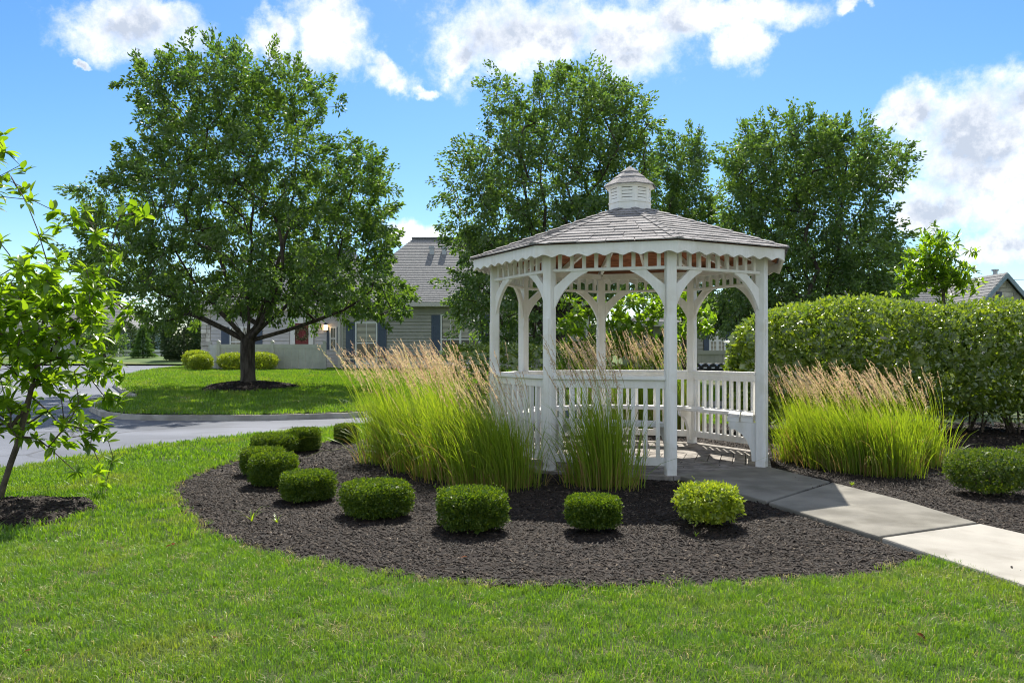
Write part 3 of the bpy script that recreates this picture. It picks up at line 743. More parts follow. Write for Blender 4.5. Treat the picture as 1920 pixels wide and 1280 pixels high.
# ---- clipped shrubs
def shrub_mesh(n, ex=3.2, ey=4.0, leaf=(.020, .012), sizes=(.5, .5, .5), gap=.0, seed=0, m='box_leaf', rough=.03):
    """unit clipped shrub: superellipsoid of half size .5, bottom at 0, top at 1; leaves on and just under the surface"""
    d = nrm(rng.normal(size=(n, 3))); a = np.abs(d)
    r = 1/np.power(np.power(a[:, 0]**2+a[:, 1]**2, ex/2)+np.power(a[:, 2], ex), 1/ex)
    sq = 1/np.power(np.power(a[:, 0]/np.maximum(1e-6, np.hypot(a[:, 0], a[:, 1])), ey)+np.power(a[:, 1]/np.maximum(1e-6, np.hypot(a[:, 0], a[:, 1])), ey), 1/ey)
    sq = 1+(sq-1)*.62
    ph = rng.random(6)*6.28
    lump = 1+rough*(np.sin(d[:, 0]*9+ph[0])*np.sin(d[:, 1]*8+ph[1])+np.sin(d[:, 2]*11+ph[2])*np.sin(d[:, 0]*13+ph[3]))
    R = (r*lump)[:, None]*d; R[:, 0] *= sq*.95; R[:, 1] *= sq*.95
    R *= np.where(rng.random((n, 1)) < .018, rng.uniform(1.03, 1.13, (n, 1)), rng.uniform(.86, 1.02, (n, 1))); R *= .5; R[:, 2] += .5
    return R, d
def clipped(name, label, cat, loc, w_, h_, n, leaf, m, group=None, ex=3.2, ey=4.0, dep=None, bare=.0, rz=0, rough=.03):
    root = thing(name, label, cat, loc, rz, group); R, d = shrub_mesh(n, ex, ey, rough=rough)
    S = np.array([w_, dep or w_, h_]); P = R*S; P[:, 2] += bare
    if bare or True:
        k = (P[:, 2] > bare+.02*h_)|(rng.random(n) < .5)
        for _ in range(3):
            hd = nrm(rng.normal(size=(1, 3)))[0]; hd[2] = -abs(hd[2])*.6-.1; hd /= np.linalg.norm(hd); k &= ~((d@hd > .955)&(rng.random(n) < .7))
        P, d = P[k], d[k]
    D = d*.7+rng.normal(size=P.shape)*.6; D[:, 2] += .25
    V, F, r = leaf_geo(P, D, leaf[0]*rng.uniform(.7, 1.3, len(P)), leaf[1]*rng.uniform(.8, 1.2, len(P)), .2)
    # inner twiggy mass
    ni = n//5; R2, d2 = shrub_mesh(ni, ex, ey); P2 = R2*S*np.array([.84, .84, .9]); P2[:, 2] += bare+.04*h_
    V2, F2, r2 = leaf_geo(P2, np.cross(d2, rng.normal(size=d2.shape)), leaf[0]*2.6, leaf[1]*3.4, .1)
    o = link('foliage', np_mesh('foliage', np.concatenate([V, V2]), np.concatenate([F, F2+len(V)]), M[m], np.concatenate([r, r2])), root); o['kind'] = 'stuff'
    mb = MB()
    for k in range(7):
        th = k*2.4; q = Vector((math.cos(th)*w_*.10, math.sin(th)*w_*.10, -.02)); e = Vector((math.cos(th)*w_*.3, math.sin(th)*w_*.3, h_*.55+bare))
        mb.tube([q, q.lerp(e, .5)+Vector((0,0,.02)), e], [.008*w_/.45, .006*w_/.45, .003*w_/.45], 4)
    mb.build('stems', M['stem'], root)
    return root
BX = 'clipped boxwood shrubs edging the mulch bed'
protos = []
def box_at(u, Y, wpx, top_v, label, bare=.012, m='box_leaf', n=8200, leaf=(.0175, .0115), ex=None, **k):
    ex = ex or random.uniform(4.2, 8.5)
    w_ = wpx/FP*Y; zt = CZ-(top_v-HZ)/FP*(Y+w_*.42); h_ = zt+.02
    return clipped('boxwood_shrub', label, 'shrub', ((u-960)/FP*Y, Y, -.02), w_*.97, h_, n, leaf, m, BX, ex, bare=bare, rz=random.random()*.6, **k)
box_at(578, 6.72, 104, 881, 'clipped boxwood left of the widest front one, beside the weed tufts in the mulch')
box_at(706, 6.02, 132, 896, 'widest clipped boxwood of the front row, dark shadow in front')
box_at(885, 5.64, 134, 911, 'square clipped boxwood directly in front of the left reed grass')
box_at(1112, 5.62, 106, 928, 'small clipped boxwood in front of the single reed grass clump by the gazebo', bare=.02)
box_at(1328, 5.68, 122, 911, 'pale yellow-green loose boxwood nearest the concrete path', bare=.045, m='box_pale', n=2600, leaf=(.024, .015), ex=3.6, rough=.08)
box_at(513, 7.42, 92, 848, 'round boxwood left of the front row, overlapping the one behind it')
box_at(493, 8.1, 84, 838, 'boxwood mostly hidden behind another at the left tip of the bed')
box_at(517, 9.9, 94, 811, 'low wide boxwood in the back row, left of its neighbour at the lawn')
box_at(571, 10.1, 62, 802, 'small boxwood in the back row with a bare mulch strip to its right')
box_at(650, 11.0, 46, 795, 'boxwood partly hidden by the left edge of the tall reed grass')
box_at(752, 11.6, 60, 785, 'boxwood glimpsed behind the tall reed grass near the road', n=2500)
clipped('round_shrub', 'low rounded dark green mound in the mulch right of the path', 'shrub', ((1852-960)/FP*7.05, 7.05, -.03), .70, .36, 7500, (.018,.010), 'yew_leaf', 'rounded shrubs right of the path', 2.7, 2.4, bare=.02, rough=.05)
clipped('round_shrub', 'rounded green mound cut off by the right border, behind its neighbour', 'shrub', ((1945-960)/FP*7.9, 7.9, -.03), .60, .30, 4200, (.020,.010), 'yew_leaf', 'rounded shrubs right of the path', 2.3, 2.2, bare=.02, rough=.05)
YF = 'yellow-topped shrubs by the courtyard fence'
for u, Y, wp, tv, lb in ((369, 36.0, 50, 659, 'rear yellow-green rounded shrub at the left fence corner'), (377, 34.6, 44, 667, 'front yellow-green rounded shrub at the left fence corner'),
                         (438, 35.2, 60, 664, 'rounded yellow-topped shrub left of the shade tree trunk by the fence'), (491, 35.2, 60, 663, 'rounded yellow-topped shrub right of the shade tree trunk by the fence')):
    z = float(hgt(Y)); w_ = wp/FP*Y
    clipped('round_shrub', lb, 'shrub', ((u-960)/FP*Y, Y, z), w_, CZ-(tv-HZ)/FP*Y-z, 3600, (.055,.035), 'box_pale', YF, 2.7, 2.4, bare=.05)
# ---- hedges
def hedge(name, label, x0, x1, yc, half, zt, zb, n, leaf, m, endl=1.1, bumps=.06, stems=True, cat='hedge', z0=-.03):
    root = thing(name, label, cat, ((x0+x1)/2, yc, z0)); org = np.array([(x0+x1)/2, yc, z0])
    x = rng.uniform(x0, x1, n); th = rng.uniform(0, 2*math.pi, n)
    c, s = np.cos(th), np.sin(th); r = 1/np.power(np.abs(c)**3.4+np.abs(s)**3.4, 1/3.4)
    e = np.clip((x-x0)/endl, 0, 1); k = np.power(1-(1-e)**2.4, 1/2.4)
    lump = bumps*(np.sin(x*3.1+th*2)+np.sin(x*5.3-th*3)*.7+np.sin(x*1.3+th)*.8)
    hh = (zt-zb)/2; zc = (zt+zb)/2
    inn = np.where(rng.random(n) < .015, rng.uniform(1.03, 1.13, n), rng.uniform(.90, 1.03, n))
    Y = yc+(half*r*c*k+lump*c)*inn; Z = zc-(1-k)*hh*.5+(hh*r*s*(.35+.65*k)+lump*s)*inn
    P = np.stack([x, Y, Z], 1); No = np.stack([-(1-e)*1.2*(e < 1), c, s], 1)
    keep = ((s > -.93)|(rng.random(n) < .5))&~((x > 5.2)&(Z < .40+.12*np.sin(x*4.1))&(rng.random(n) < .85))
    P, No = P[keep], No[keep]
    D = nrm(No)*.6+rng.normal(size=P.shape)*.55; D[:, 2] -= .1
    V, F, rr = leaf_geo(P-org, D, leaf[0]*rng.uniform(.65, 1.3, len(P)), leaf[1]*rng.uniform(.7, 1.2, len(P)), .15)
    ni = n//8; x2 = rng.uniform(x0+.15, x1, ni); th2 = rng.uniform(0, 6.283, ni); e2 = np.clip((x2-x0)/endl, 0, 1); k2 = np.power(1-(1-e2)**2.4, 1/2.4)
    P2 = np.stack([x2, yc+half*.86*np.cos(th2)*k2, zc-(1-k2)*hh*.5+hh*.88*np.sin(th2)*(.35+.65*k2)], 1)
    D2 = np.cross(np.stack([0*x2, np.cos(th2), np.sin(th2)], 1), rng.normal(size=(ni, 3)))
    V2, F2, r2 = leaf_geo(P2-org, D2, leaf[0]*3.2, leaf[1]*4, .1)
    o = link('foliage', np_mesh('foliage', np.concatenate([V, V2]), np.concatenate([F, F2+len(V)]), M[m], np.concatenate([rr, r2])), root); o['kind'] = 'stuff'
    if stems:
        mb = MB(); xx = x0+.5
        while xx < x1:
            for q in range(6):
                a = Vector((xx+random.uniform(-.12,.12), yc+random.uniform(-.35,.15), z0-.02)); b = a+Vector((random.uniform(-.35,.35), random.uniform(-.35,.35), zb+.5))
                mb.tube([a, a.lerp(b, .5)+Vector((random.uniform(-.04,.04), 0, 0)), b], [.018, .014, .01], 5)
            xx += .55
        mb.build('stems', M['stem'], root, org)
    return root
hedge('clipped_hedge', 'tall long clipped hedge with glossy leaves right of the gazebo', 3.40, 11.5, 12.6, .95, 1.97, .20, 42000, (.066,.044), 'hedge_leaf', 1.7, .045)
hedge('clipped_hedge', 'low dark clipped hedge seen behind the left gazebo posts', -1.6, 1.2, 17.4, .5, 1.36, .05, 5000, (.06,.04), 'hedge_leaf', .3, .02, False)

# ---- feather reed grass
def reed_mesh(kind, nb=520, ns=120, rad=.17, lean=(-.30, -.04), H=1.0):
    BV = []; BF = []; BR = []; DV = []; DF = []; DR = []; PV = []; PF = []; PR = []
    def ribbon(pts, wid, V, F, Rr, val):
        b = len(V); n = len(pts); sdv = Vector((random.gauss(0,1), random.gauss(0,1), 0)).normalized()
        for i, p in enumerate(pts):
            ww = wid*(1-(i/(n-1))**2.6)*.5+.0004
            V.append(tuple(p-sdv*ww)); V.append(tuple(p+sdv*ww))
        for i in range(n-1): F.append((b+2*i, b+2*i+1, b+2*i+3, b+2*i+2))
        Rr.extend([val]*(2*n))
    for k in range(nb):
        th = random.random()*6.283; r = rad*min(1.35, abs(random.gauss(0, .62))); a = Vector((r*math.cos(th), r*math.sin(th), -.02))
        h = H*random.triangular(.3, 1.3, .88); out = Vector((math.cos(th), math.sin(th), 0))*(random.uniform(.04, .36)*h*(.4+r/rad*.7))
        if random.random() < .15: out *= random.uniform(1.5, 2.3); h *= .72
        cur = Vector((lean[0]*.45*h, lean[1]*h, 0)); pts = []
        for i in range(6):
            t = i/5; pts.append(a+Vector((0,0,h*(t-.16*t**4)))+out*t**1.7+cur*t*t+Vector((0,0,-out.length*.45*t**3)))
        dead = random.random() < .06
        if dead: pts = [p+out*.5*(i/5)**2-Vector((0,0,h*.12*(i/5)**2)) for i, p in enumerate(pts)]
        ribbon(pts, random.uniform(.004, .0085), *((DV, DF, DR) if dead else (BV, BF, BR)), min(1, max(0, random.gauss(.5, .25))))
        if random.random() < .40:
            th2 = th+random.uniform(-.5,.5); hh = random.uniform(.12, .34); ot = Vector((math.cos(th2), math.sin(th2), 0))*random.uniform(.02, .16)
            ribbon([a, a+Vector((0,0,hh*.5))+ot*.4, a+Vector((0,0,hh))+ot], .007, DV, DF, DR, random.random())
    for k in range(ns):
        th = random.random()*6.283; r = rad*.9*math.sqrt(random.random()); a = Vector((r*math.cos(th), r*math.sin(th), 0))
        h = H*random.triangular(.98, 1.58, 1.30); out = Vector((math.cos(th), math.sin(th), 0))*random.uniform(.02, .22)*h*.6
        ln = random.uniform(.5, 1.35); cur = Vector((lean[0]*ln*h, lean[1]*h*random.uniform(-1, 2), 0)); pts = []
        for i in range(9):
            t = i/8; pts.append(a+Vector((0,0,h*(t-.07*t**3)))+out*t+cur*t**2.1)
        ribbon(pts, .004, BV, BF, BR, random.uniform(.5, 1))
        val = min(1, max(0, random.gauss(.42, .28))); pl = random.uniform(.22, .36); m = 34
        open_ = random.random() < .22
        for i in range(m):
            t = 1-pl/h*(i/m)
            ft = t*8; i0 = min(7, int(ft)); p = pts[i0].lerp(pts[i0+1], ft-i0); tn = (pts[i0+1]-pts[i0]).normalized()
            w_ = math.sin(math.pi*min(1, (i+1.5)/(m+1)))*(.028 if open_ else .008)
            d = (tn*.9+Vector((random.gauss(0,1), random.gauss(0,1), random.gauss(0,1))).normalized()*(.9 if open_ else .22)).normalized()
            q = p+Vector((random.gauss(0, w_*.5), random.gauss(0, w_*.5), random.gauss(0, w_*.4)))
            s2 = d.cross(Vector((random.gauss(0,1), random.gauss(0,1), random.gauss(0,1)))).normalized()*random.uniform(.0022, .0042); L = random.uniform(.018, .036)
            b = len(PV); PV.extend([tuple(q-s2*.3), tuple(q+d*L*.4+s2), tuple(q+d*L), tuple(q+d*L*.4-s2)]); PF.append((b, b+1, b+2, b+3)); PR.extend([min(1, max(0, val+random.gauss(0, .12)))]*4)
    return [np_mesh(nm, np.array(V), np.array(F), M[m], np.array(Rr)) for nm, V, F, m, Rr in (('blades', BV, BF, 'reed', BR), ('straw', DV, DF, 'reed_dry', DR), ('plumes', PV, PF, 'plume', PR))]
RM = [reed_mesh(i, 1000, 64, .29, ln) for i, ln in enumerate(((-.24, -.03), (-.30, .05), (-.19, -.06), (-.26, .0)))]
def reed(x, y, label, k, s=1.0, sz=1.0, group='feather reed grass clumps'):
    root = thing('reed_grass', label, 'ornamental grass', (x, y, -.03), 0, group); root.scale = (s, s, s*sz)
    for me in RM[k]:
        o = link(me.name.split('.')[0], me, root); o['kind'] = 'stuff'
    return root
def reedpx(u, v, label, k, s=1.0, sz=1.0):
    p = G(u, v); return reed(p.x, p.y, label, k, s, sz)
reedpx(735, 866, 'leftmost tall reed grass clump, farther back, plumes against the lawn', 0, 1.0, .98)
reedpx(790, 880, 'reed grass clump second from the left in the big left-hand stand', 1, .98, .98)
reedpx(845, 893, 'reed grass clump in the middle of the big left-hand stand', 2, .98, .96)
reedpx(905, 908, 'reed grass clump right of centre in the left-hand stand, before the gazebo', 3, .98, .95)
reedpx(955, 914, 'reed grass clump at the right end of the left-hand stand, next to a gap', 0, .82, .95)
reedpx(1130, 910, 'single reed grass clump in front of the gazebo railing', 2, .98, .98)
reedpx(840, 862, 'reed grass clump hidden deep behind the front of the left-hand stand', 1, 1.0, 1.0)
reedpx(1510, 862, 'reed grass clump nearest the right gazebo post, partly behind others', 2, .9, .86)
reedpx(1560, 874, 'reed grass clump on the left of the stand right of the path', 0, .92, .88)
reedpx(1610, 884, 'reed grass clump in the centre of the stand right of the path', 1, .92, .88)
reedpx(1665, 886, 'reed grass clump on the right of the stand right of the path', 3, .94, .86)
reedpx(1722, 872, 'reed grass clump at the right end of the stand before the hedge', 0, .9, .84)
for i, (x, y, lb) in enumerate(((1.45, 12.6, 'reed grass behind the gazebo left of the near post'), (2.05, 12.9, 'reed grass behind the gazebo between its middle and rear posts'), (2.6, 12.5, 'reed grass behind the gazebo close to the rear right post'))):
    reed(x, y, lb, (i+1) % 4, 1.0, 1.12)

# ------------------------------------------------------------------ houses
def Mw(x, y, z=0): return Matrix.Translation((x, y, z))
def siding(mb, x0, x1, y, z0, z1, step=.16, holes=()):
    """clapboards on a wall facing the camera; each board leans out at its foot"""
    z = z0
    while z < z1-.01:
        zt = min(z1, z+step); segs = [(x0, x1)]
        for (a, b, c, d) in holes:
            if z+.5*step > c and z+.5*step < d:
                segs = [s for q in segs for s in ((q[0], min(q[1], a)), (max(q[0], b), q[1])) if s[1]-s[0] > .01]
        for a, b in segs:
            n = len(mb.v); mb.v += [(a, y-.055, z), (b, y-.055, z), (b, y-.006, zt+.03), (a, y-.006, zt+.03), (a, y, z), (b, y, z)]
            mb.f += [(n, n+1, n+2, n+3), (n, n+4, n+5, n+1)]
        z = zt
def window(par, org, x0, x1, z0, z1, y, shut=0, double=False, blind=.5, blindm='blind'):
    mb = MB(); t = .07
    mb.box(I4, x0-t, x0, y-.07, y+.02, z0-t, z1+t).box(I4, x1, x1+t, y-.07, y+.02, z0-t, z1+t).box(I4, x0, x1, y-.07, y+.02, z1, z1+t).box(I4, x0, x1, y-.09, y+.02, z0-t, z0)
    wdw = mb.build('window', M['trim'], par, org)
    s = MB(); zm = (z0+z1)/2; s.box(I4, x0, x1, y-.055, y-.02, zm-.03, zm+.03)
    xs = [x0+(x1-x0)/2] if double else []
    for xx in xs: s.box(I4, xx-.05, xx+.05, y-.06, y-.015, z0, zm-.031).box(I4, xx-.05, xx+.05, y-.06, y-.015, zm+.031, z1)
    cells = [(x0, x1)] if not double else [(x0, xs[0]-.05), (xs[0]+.05, x1)]
    for a, b in cells:
        c = (a+b)/2; s.box(I4, c-.012, c+.012, y-.05, y-.03, z0, zm-.031).box(I4, c-.012, c+.012, y-.05, y-.03, zm+.031, z1)
    s.build('sash', M['trim'], wdw, org)
    for a, b in cells: MB().quad((a, y-.026, z0), (b, y-.026, z0), (b, y-.026, z1), (a, y-.026, z1)).build('pane', M['glass'], wdw, org)
    if blind:
        bb = MB(); z = z1-.02
        while z > z1-(z1-z0)*blind:
            bb.box(I4, x0+.02, x1-.02, y-.034, y-.0285, z-.035, z); z -= .055
        bb.build('blind', M[blindm], wdw, org)
    if shut:
        for a, b in ((x0-t-shut, x0-t-.01), (x1+t+.01, x1+t+shut)):
            sh = MB().box(I4, a, b, y-.06, y-.03, z0-.04, z1+.04); n = 4; st = (b-a)/n
            for i in range(n): sh.box(I4, a+i*st+.008, a+(i+1)*st-.008, y-.07, y-.058, z0-.03, z1+.03)
            for zz in (z0+.2, z1-.3): sh.box(I4, a+.01, b-.01, y-.085, y-.069, zz, zz+.09)
            sh.build('shutter', M['shutter'], par, org)
    return wdw
def hip_roof(name, par, org, x0, x1, y0, y1, ze, zr, hx0, hx1, m='hroof', step=.17, oh=.4, front_only=False):
    X0, X1, Y0, Y1 = x0-oh, x1+oh, y0-oh, y1+oh; yr = (Y0+Y1)/2
    mb = MB(); n = int(math.hypot(zr-ze, yr-Y0)/step)
    lp = lambda a, b, t: a+(b-a)*t
    for i in range(n):
        t0, t1 = i/n, (i+1)/n
        for (A, B, C, D) in (((X0,Y0),(X1,Y0),(hx1,yr),(hx0,yr)), ((X0,Y1),(X0,Y0),(hx0,yr),(hx0,yr)), ((X1,Y0),(X1,Y1),(hx1,yr),(hx1,yr)), ((X1,Y1),(X0,Y1),(hx0,yr),(hx1,yr))):
            z0, z1 = lp(ze, zr, t0)+.022, lp(ze, zr, t1)
            P = [(lp(A[0], D[0], t0), lp(A[1], D[1], t0)), (lp(B[0], C[0], t0), lp(B[1], C[1], t0)), (lp(B[0], C[0], t1), lp(B[1], C[1], t1)), (lp(A[0], D[0], t1), lp(A[1], D[1], t1))]
            mb.quad((*P[0], z0), (*P[1], z0), (*P[2], z1), (*P[3], z1)); mb.quad((*P[0], z0-.024), (*P[1], z0-.024), (*P[1], z0), (*P[0], z0))
    r = mb.build(name, M[m], par, org)
    e = MB().box(I4, X0, X1, Y0-.10, Y0, ze-.20, ze-.01).box(I4, X0-.1, X0, Y0, Y1, ze-.2, ze-.01).box(I4, X1, X1+.1, Y0, Y1, ze-.2, ze-.01)
    e.box(I4, X0, X1, Y0, Y1, ze-.22, ze-.19); e.build('gutter', M['gutter'], par, org)
    c = MB().box(I4, hx0-.1, hx1+.1, yr-.14, yr+.14, zr-.03, zr+.045); c.build('ridge_cap', M['hroof'], r, org)
    return r
def stones(par, org, x0, x1, y, z0, z1, w_=.42, h_=.17):
    z = z0; 
    while z < z1-.04:
        hh = min(z1-z, h_*random.uniform(.75, 1.25)); x = x0
        while x < x1-.02:
            ww = min(x1-x, w_*random.uniform(.5, 1.4)); d = random.uniform(.03, .09)
            MB().box(I4, x+.008, x+ww-.008, y-d, y, z+.008, z+hh-.008).build('stone', M['stone'], par, org, bevel=.015); x += ww
        z += hh
YH = 37.0; gz = float(hgt(YH)); hx = lambda u, Y: (u-960)/FP*Y; hzv = lambda v, Y: CZ-(v-HZ)/FP*Y
H1 = thing('house', 'taupe clapboard house with grey hip roof, slate shutters and red front door', 'house', (-6, YH, gz)); O = H1.location.copy()
x0, x1, ze = hx(640, YH), 3.5, hzv(566, 36.6)
wn1 = (hx(669, YH), hx(705, YH), hzv(688, YH)+.2, hzv(606, YH)); wn2 = (hx(829, YH), hx(897, YH), hzv(688, YH)+.2, hzv(592, YH))
zsill = hzv(668, YH)
mb = MB(); mb.box(I4, x0, x1, YH, YH+10, gz-.2, ze-.21); mb.build('wall', M['siding'], H1, O)
mb = MB(); siding(mb, x0+.09, x1-.09, YH-.002, zsill+.05, ze-.22, .155, [(a-.09, b+.09, c-.08, d+.09) for a, b, c, d in (wn1, wn2)]); o = mb.build('siding', M['siding'], H1, O); o['kind'] = 'stuff'
mb = MB(); mb.box(I4, x0-.02, x0+.09, YH-.05, YH, gz, ze-.22).box(I4, x1-.09, x1+.02, YH-.05, YH, gz, ze-.22); mb.build('corner_board', M['gutter'], H1, O)
for a, b, c, d in (wn1, wn2): window(H1, O, a, b, c, d, YH, .42, b-a > 1.2, .45)
MB().box(I4, x0+.09, x1-.09, YH-.14, YH, zsill, zsill+.05).build('ledge', M['sill'], H1, O)
stones(H1, O, x0+.10, 1.0, YH, gz-.1, zsill)
rf = hip_roof('roof', H1, O, x0, x1, YH, YH+10, ze, hzv(447, 42), hx(776, 42), 1.2)
for u, v in ((810, 471), (833, 472)):
    yy = 40.6; q = Vector((hx(u, yy), yy, hzv(v, yy)+.04)); t = MB()
    t.box(Mw(*q), -.11, .11, -.14, .14, -.25, .10).prism(Mw(*q), [(-.16, .10), (.16, .10), (.12, .19), (-.12, .19)], -.2, .2); t.build('roof_vent', M['grey_metal'], rf, O)
# recessed entry wing
YW = 39.6; a0, a1 = hx(396, YW), x0
gw = float(hgt(YW)); MB().box(I4, a0, a1, YW, YW+7, gw-.2, ze-.21).build('wall', M['siding_lt'], H1, O)
dr = (hx(554, YW), hx(579, YW), gw, hzv(606, YW)); wv = (hx(621, YW), hx(629, YW), hzv(654, YW), hzv(615, YW)); wl = (hx(434, YW), hx(474, YW), hzv(655, YW)-.3, hzv(615, YW))
mb = MB(); siding(mb, a0, a1-.02, YW-.002, gw, ze-.22, .17, [(dr[0]-.3, dr[1]+.3, dr[2]-.1, dr[3]+.3), (wv[0]-.1, wv[1]+.1, wv[2]-.1, wv[3]+.1), (wl[0]-.1, wl[1]+.1, wl[2]-.1, wl[3]+.1)])
o = mb.build('siding', M['siding_lt'], H1, O); o['kind'] = 'stuff'
dd = MB().box(I4, dr[0], dr[1], YW-.03, YW-.005, gw, dr[3])
for i in range(2):
    for zz in (.15, 1.15): dd.box(I4, dr[0]+.06+i*.31, dr[0]+.31+i*.31, YW-.045, YW-.029, gw+zz, gw+zz+.8)
dd = dd.build('door', M['door'], H1, O)
MB().box(I4, dr[0]-.24, dr[0]-.005, YW-.08, YW, gw, dr[3]).box(I4, dr[1]+.005, dr[1]+.24, YW-.08, YW, gw, dr[3]).box(I4, dr[0]-.3, dr[1]+.3, YW-.1, YW, dr[3]+.005, dr[3]+.28).build('door_frame', M['trim'], dd, O)
MB().box(I4, dr[1]-.09, dr[1]-.05, YW-.09, YW-.03, gw+1.0, gw+1.12).build('handle', M['grey_metal'], dd, O)
window(H1, O, *wv, YW, .14, False, 0); window(H1, O, *wl, YW, .42, True, .6)
wc = np.array([(dr[0]+dr[1])/2, YW-.07, hzv(625, YW)]); th = rng.random(420)*6.283; rr_ = .27+rng.normal(0, .045, 420)
P = np.stack([wc[0]+rr_*np.cos(th), wc[1]+rng.uniform(-.05, .02, 420), wc[2]+rr_*1.12*np.sin(th)], 1)
V, F, r = leaf_geo(P, rng.normal(size=(420, 3)), .085, .04)
wr = MB().tube([(.27*math.cos(q*math.pi/12), 0, .302*math.sin(q*math.pi/12)) for q in range(25)], .035, 6).build('wreath', M['stem']); wl_ = link('leaves', np_mesh('leaves', V-wc, F, M['wreath'], r), wr); wl_['kind'] = 'stuff'; wr.location = wc; tag(wr, 'round leafy wreath hanging on the red front door', 'wreath')
lp_ = Vector((hx(612, YW), YW-.16, hzv(613, YW)))
lt = thing('wall_lamp', 'lit wall lantern beside the red front door', 'lamp', lp_)
MB().box(Mw(*lp_), -.07, .07, -.07, .07, -.16, .10).build('lamp_glass', M['lampglow'], lt, lp_)
MB().box(Mw(*lp_), -.09, .09, -.09, .09, .10, .13).prism(Mw(*lp_), [(-.08, .13), (.08, .13), (.0, .22)], -.08, .08).box(Mw(*lp_), -.09, .09, -.09, .09, -.19, -.16).box(Mw(*lp_), -.03, .03, .07, .16, -.02, .06).build('lamp_frame', M['black'], lt, lp_)
hip_roof('roof', H1, O, hx(378, YW)-.2, x0-.5, YW, YW+7.5, ze, ze+3.2, hx(378, YW)+3.4, x0-.6)
stones(H1, O, hx(377, YW), a0-.01, YW, gw-.1, ze-.24, .4, .19)
MB().box(I4, hx(377, YW)+.01, a0-.02, YW+.002, YW+6, gw-.1, ze-.23).build('wall', M['stone'], H1, O)
MB().box(I4, hx(636, 36.9)-.05, hx(636, 36.9)+.05, 36.82, 36.92, gz, ze-.2).build('downspout', M['gutter'], H1, O)
# courtyard fence
YC = 36.0; fz = float(hgt(YC)); ftop = hzv(646, YC)
FN = thing('courtyard_fence', 'low pale grey vinyl privacy fence enclosing the house entry', 'fence', (hx(500, YC), YC, fz)); FO = FN.location.copy()
def post(x, y, par):
    p = MB().box(I4, x-.065, x+.065, y-.065, y+.065, fz-.15, ftop+.10).build('post', M['vinyl'], par, FO)
    MB().prism(Mw(x, y, ftop+.101), [(-.085, 0), (.085, 0), (.085, .03), (.0, .10), (-.085, .03)], -.085, .085).build('post_cap', M['vinyl'], p, FO)
def run(a, b):
    a, b = Vector(a), Vector(b); e = (b-a); L = e.length; e /= L; nrm_ = Vector((e.y, -e.x)); F = Matrix(((e.x, -nrm_.x, 0, a.x), (e.y, -nrm_.y, 0, a.y), (0,0,1,0), (0,0,0,1)))
    MB().box(F, .066, L-.066, -.03, .03, ftop-.16, ftop+.02).box(F, .066, L-.066, -.03, .03, fz-.02, fz+.10).build('rail', M['vinyl'], FN, FO)
    n = max(2, round((L-.13)/.155)); st = (L-.132)/n
    for i in range(n): MB().box(F, .066+i*st+.004, .066+(i+1)*st-.004, -.014, .014, fz+.101, ftop-.161).build('board', M['vinyl'], FN, FO)
fp = [(hx(394, 38.4), 38.4), (hx(410, YC), YC), (hx(511, YC), YC), (hx(609, YC), YC)]
for p in fp: post(*p, FN)
for i in range(3): run(fp[i], fp[i+1])
# house behind the gazebo
def gable(name, label, xc, Y, hw, zb, ze, zp, depth, wallm, stone=True, win=None, trimm='shutter', body=None):
    root = thing(name, label, 'house', (xc, Y, zb)); O = root.location.copy()
    MB().prism(I4, [(xc-hw, zb-.3), (xc+hw, zb-.3), (xc+hw, ze), (xc, zp), (xc-hw, ze)], Y, Y+depth).build('wall', M[wallm], root, O)
    sl = (zp-ze)/hw; oh = .35
    for sg in (-1, 1):
        mb = MB(); n = max(4, int(math.hypot(hw+oh, (hw+oh)*sl)/.2))
        for i in range(n):
            t0, t1 = i/n, (i+1)/n; f = lambda t: (xc+sg*(hw+oh)*(1-t), zp+.10-(hw+oh)*sl*(1-t))
            (xa, za), (xb, zb_) = f(t0), f(t1)
            mb.quad((xa, Y-.4, za+.025), (xa, Y+depth, za+.025), (xb, Y+depth, zb_), (xb, Y-.4, zb_)); mb.quad((xa, Y-.4, za), (xa, Y+depth, za), (xa, Y+depth, za+.025), (xa, Y-.4, za+.025))
        mb.build('roof', M['hroof'], root, O)
        MB().prism(I4, [(xc, zp+.085), (xc+sg*(hw+oh), zp+.085-(hw+oh)*sl), (xc+sg*(hw+oh), zp-.17-(hw+oh)*sl), (xc, zp-.17)], Y-.44, Y-.385).build('bargeboard', M[trimm], root, O)
    return root, O
Yb = 34.0; zb = float(hgt(Yb))
Hb, Ob = gable('house', 'grey house with blue-shuttered window seen through the right side of the gazebo', hx(1364, Yb), Yb, 1.7, zb, hzv(600, Yb), hzv(560, Yb), 9, 'siding')
window(Hb, Ob, hx(1332, Yb), hx(1357, Yb), hzv(659, Yb), hzv(618, Yb), Yb-.02, .22, True, .95)
stones(Hb, Ob, hx(1369, Yb), hx(1364, Yb)+1.7, Yb, zb-.1, hzv(600, Yb), .45, .2)
mb = MB(); siding(mb, hx(1364, Yb)-1.7, hx(1318, Yb), Yb-.002, zb, hzv(600, Yb), .16); o = mb.build('siding', M['siding'], Hb, Ob); o['kind'] = 'stuff'
MB().box(I4, hx(1364, Yb)-3.2, hx(1364, Yb)-1.72, Yb+2.0, Yb+9, zb-.2, hzv(600, Yb)).box(I4, hx(1364, Yb)+1.72, hx(1364, Yb)+9, Yb+2, Yb+9, zb-.2, hzv(600, Yb)).build('wall', M['siding'], Hb, Ob)
hip_roof('roof', Hb, Ob, hx(1364, Yb)-3.2, hx(1364, Yb)+9, Yb+2, Yb+9, hzv(600, Yb), hzv(552, Yb+5), hx(1364, Yb)-1, hx(1364, Yb)+5)
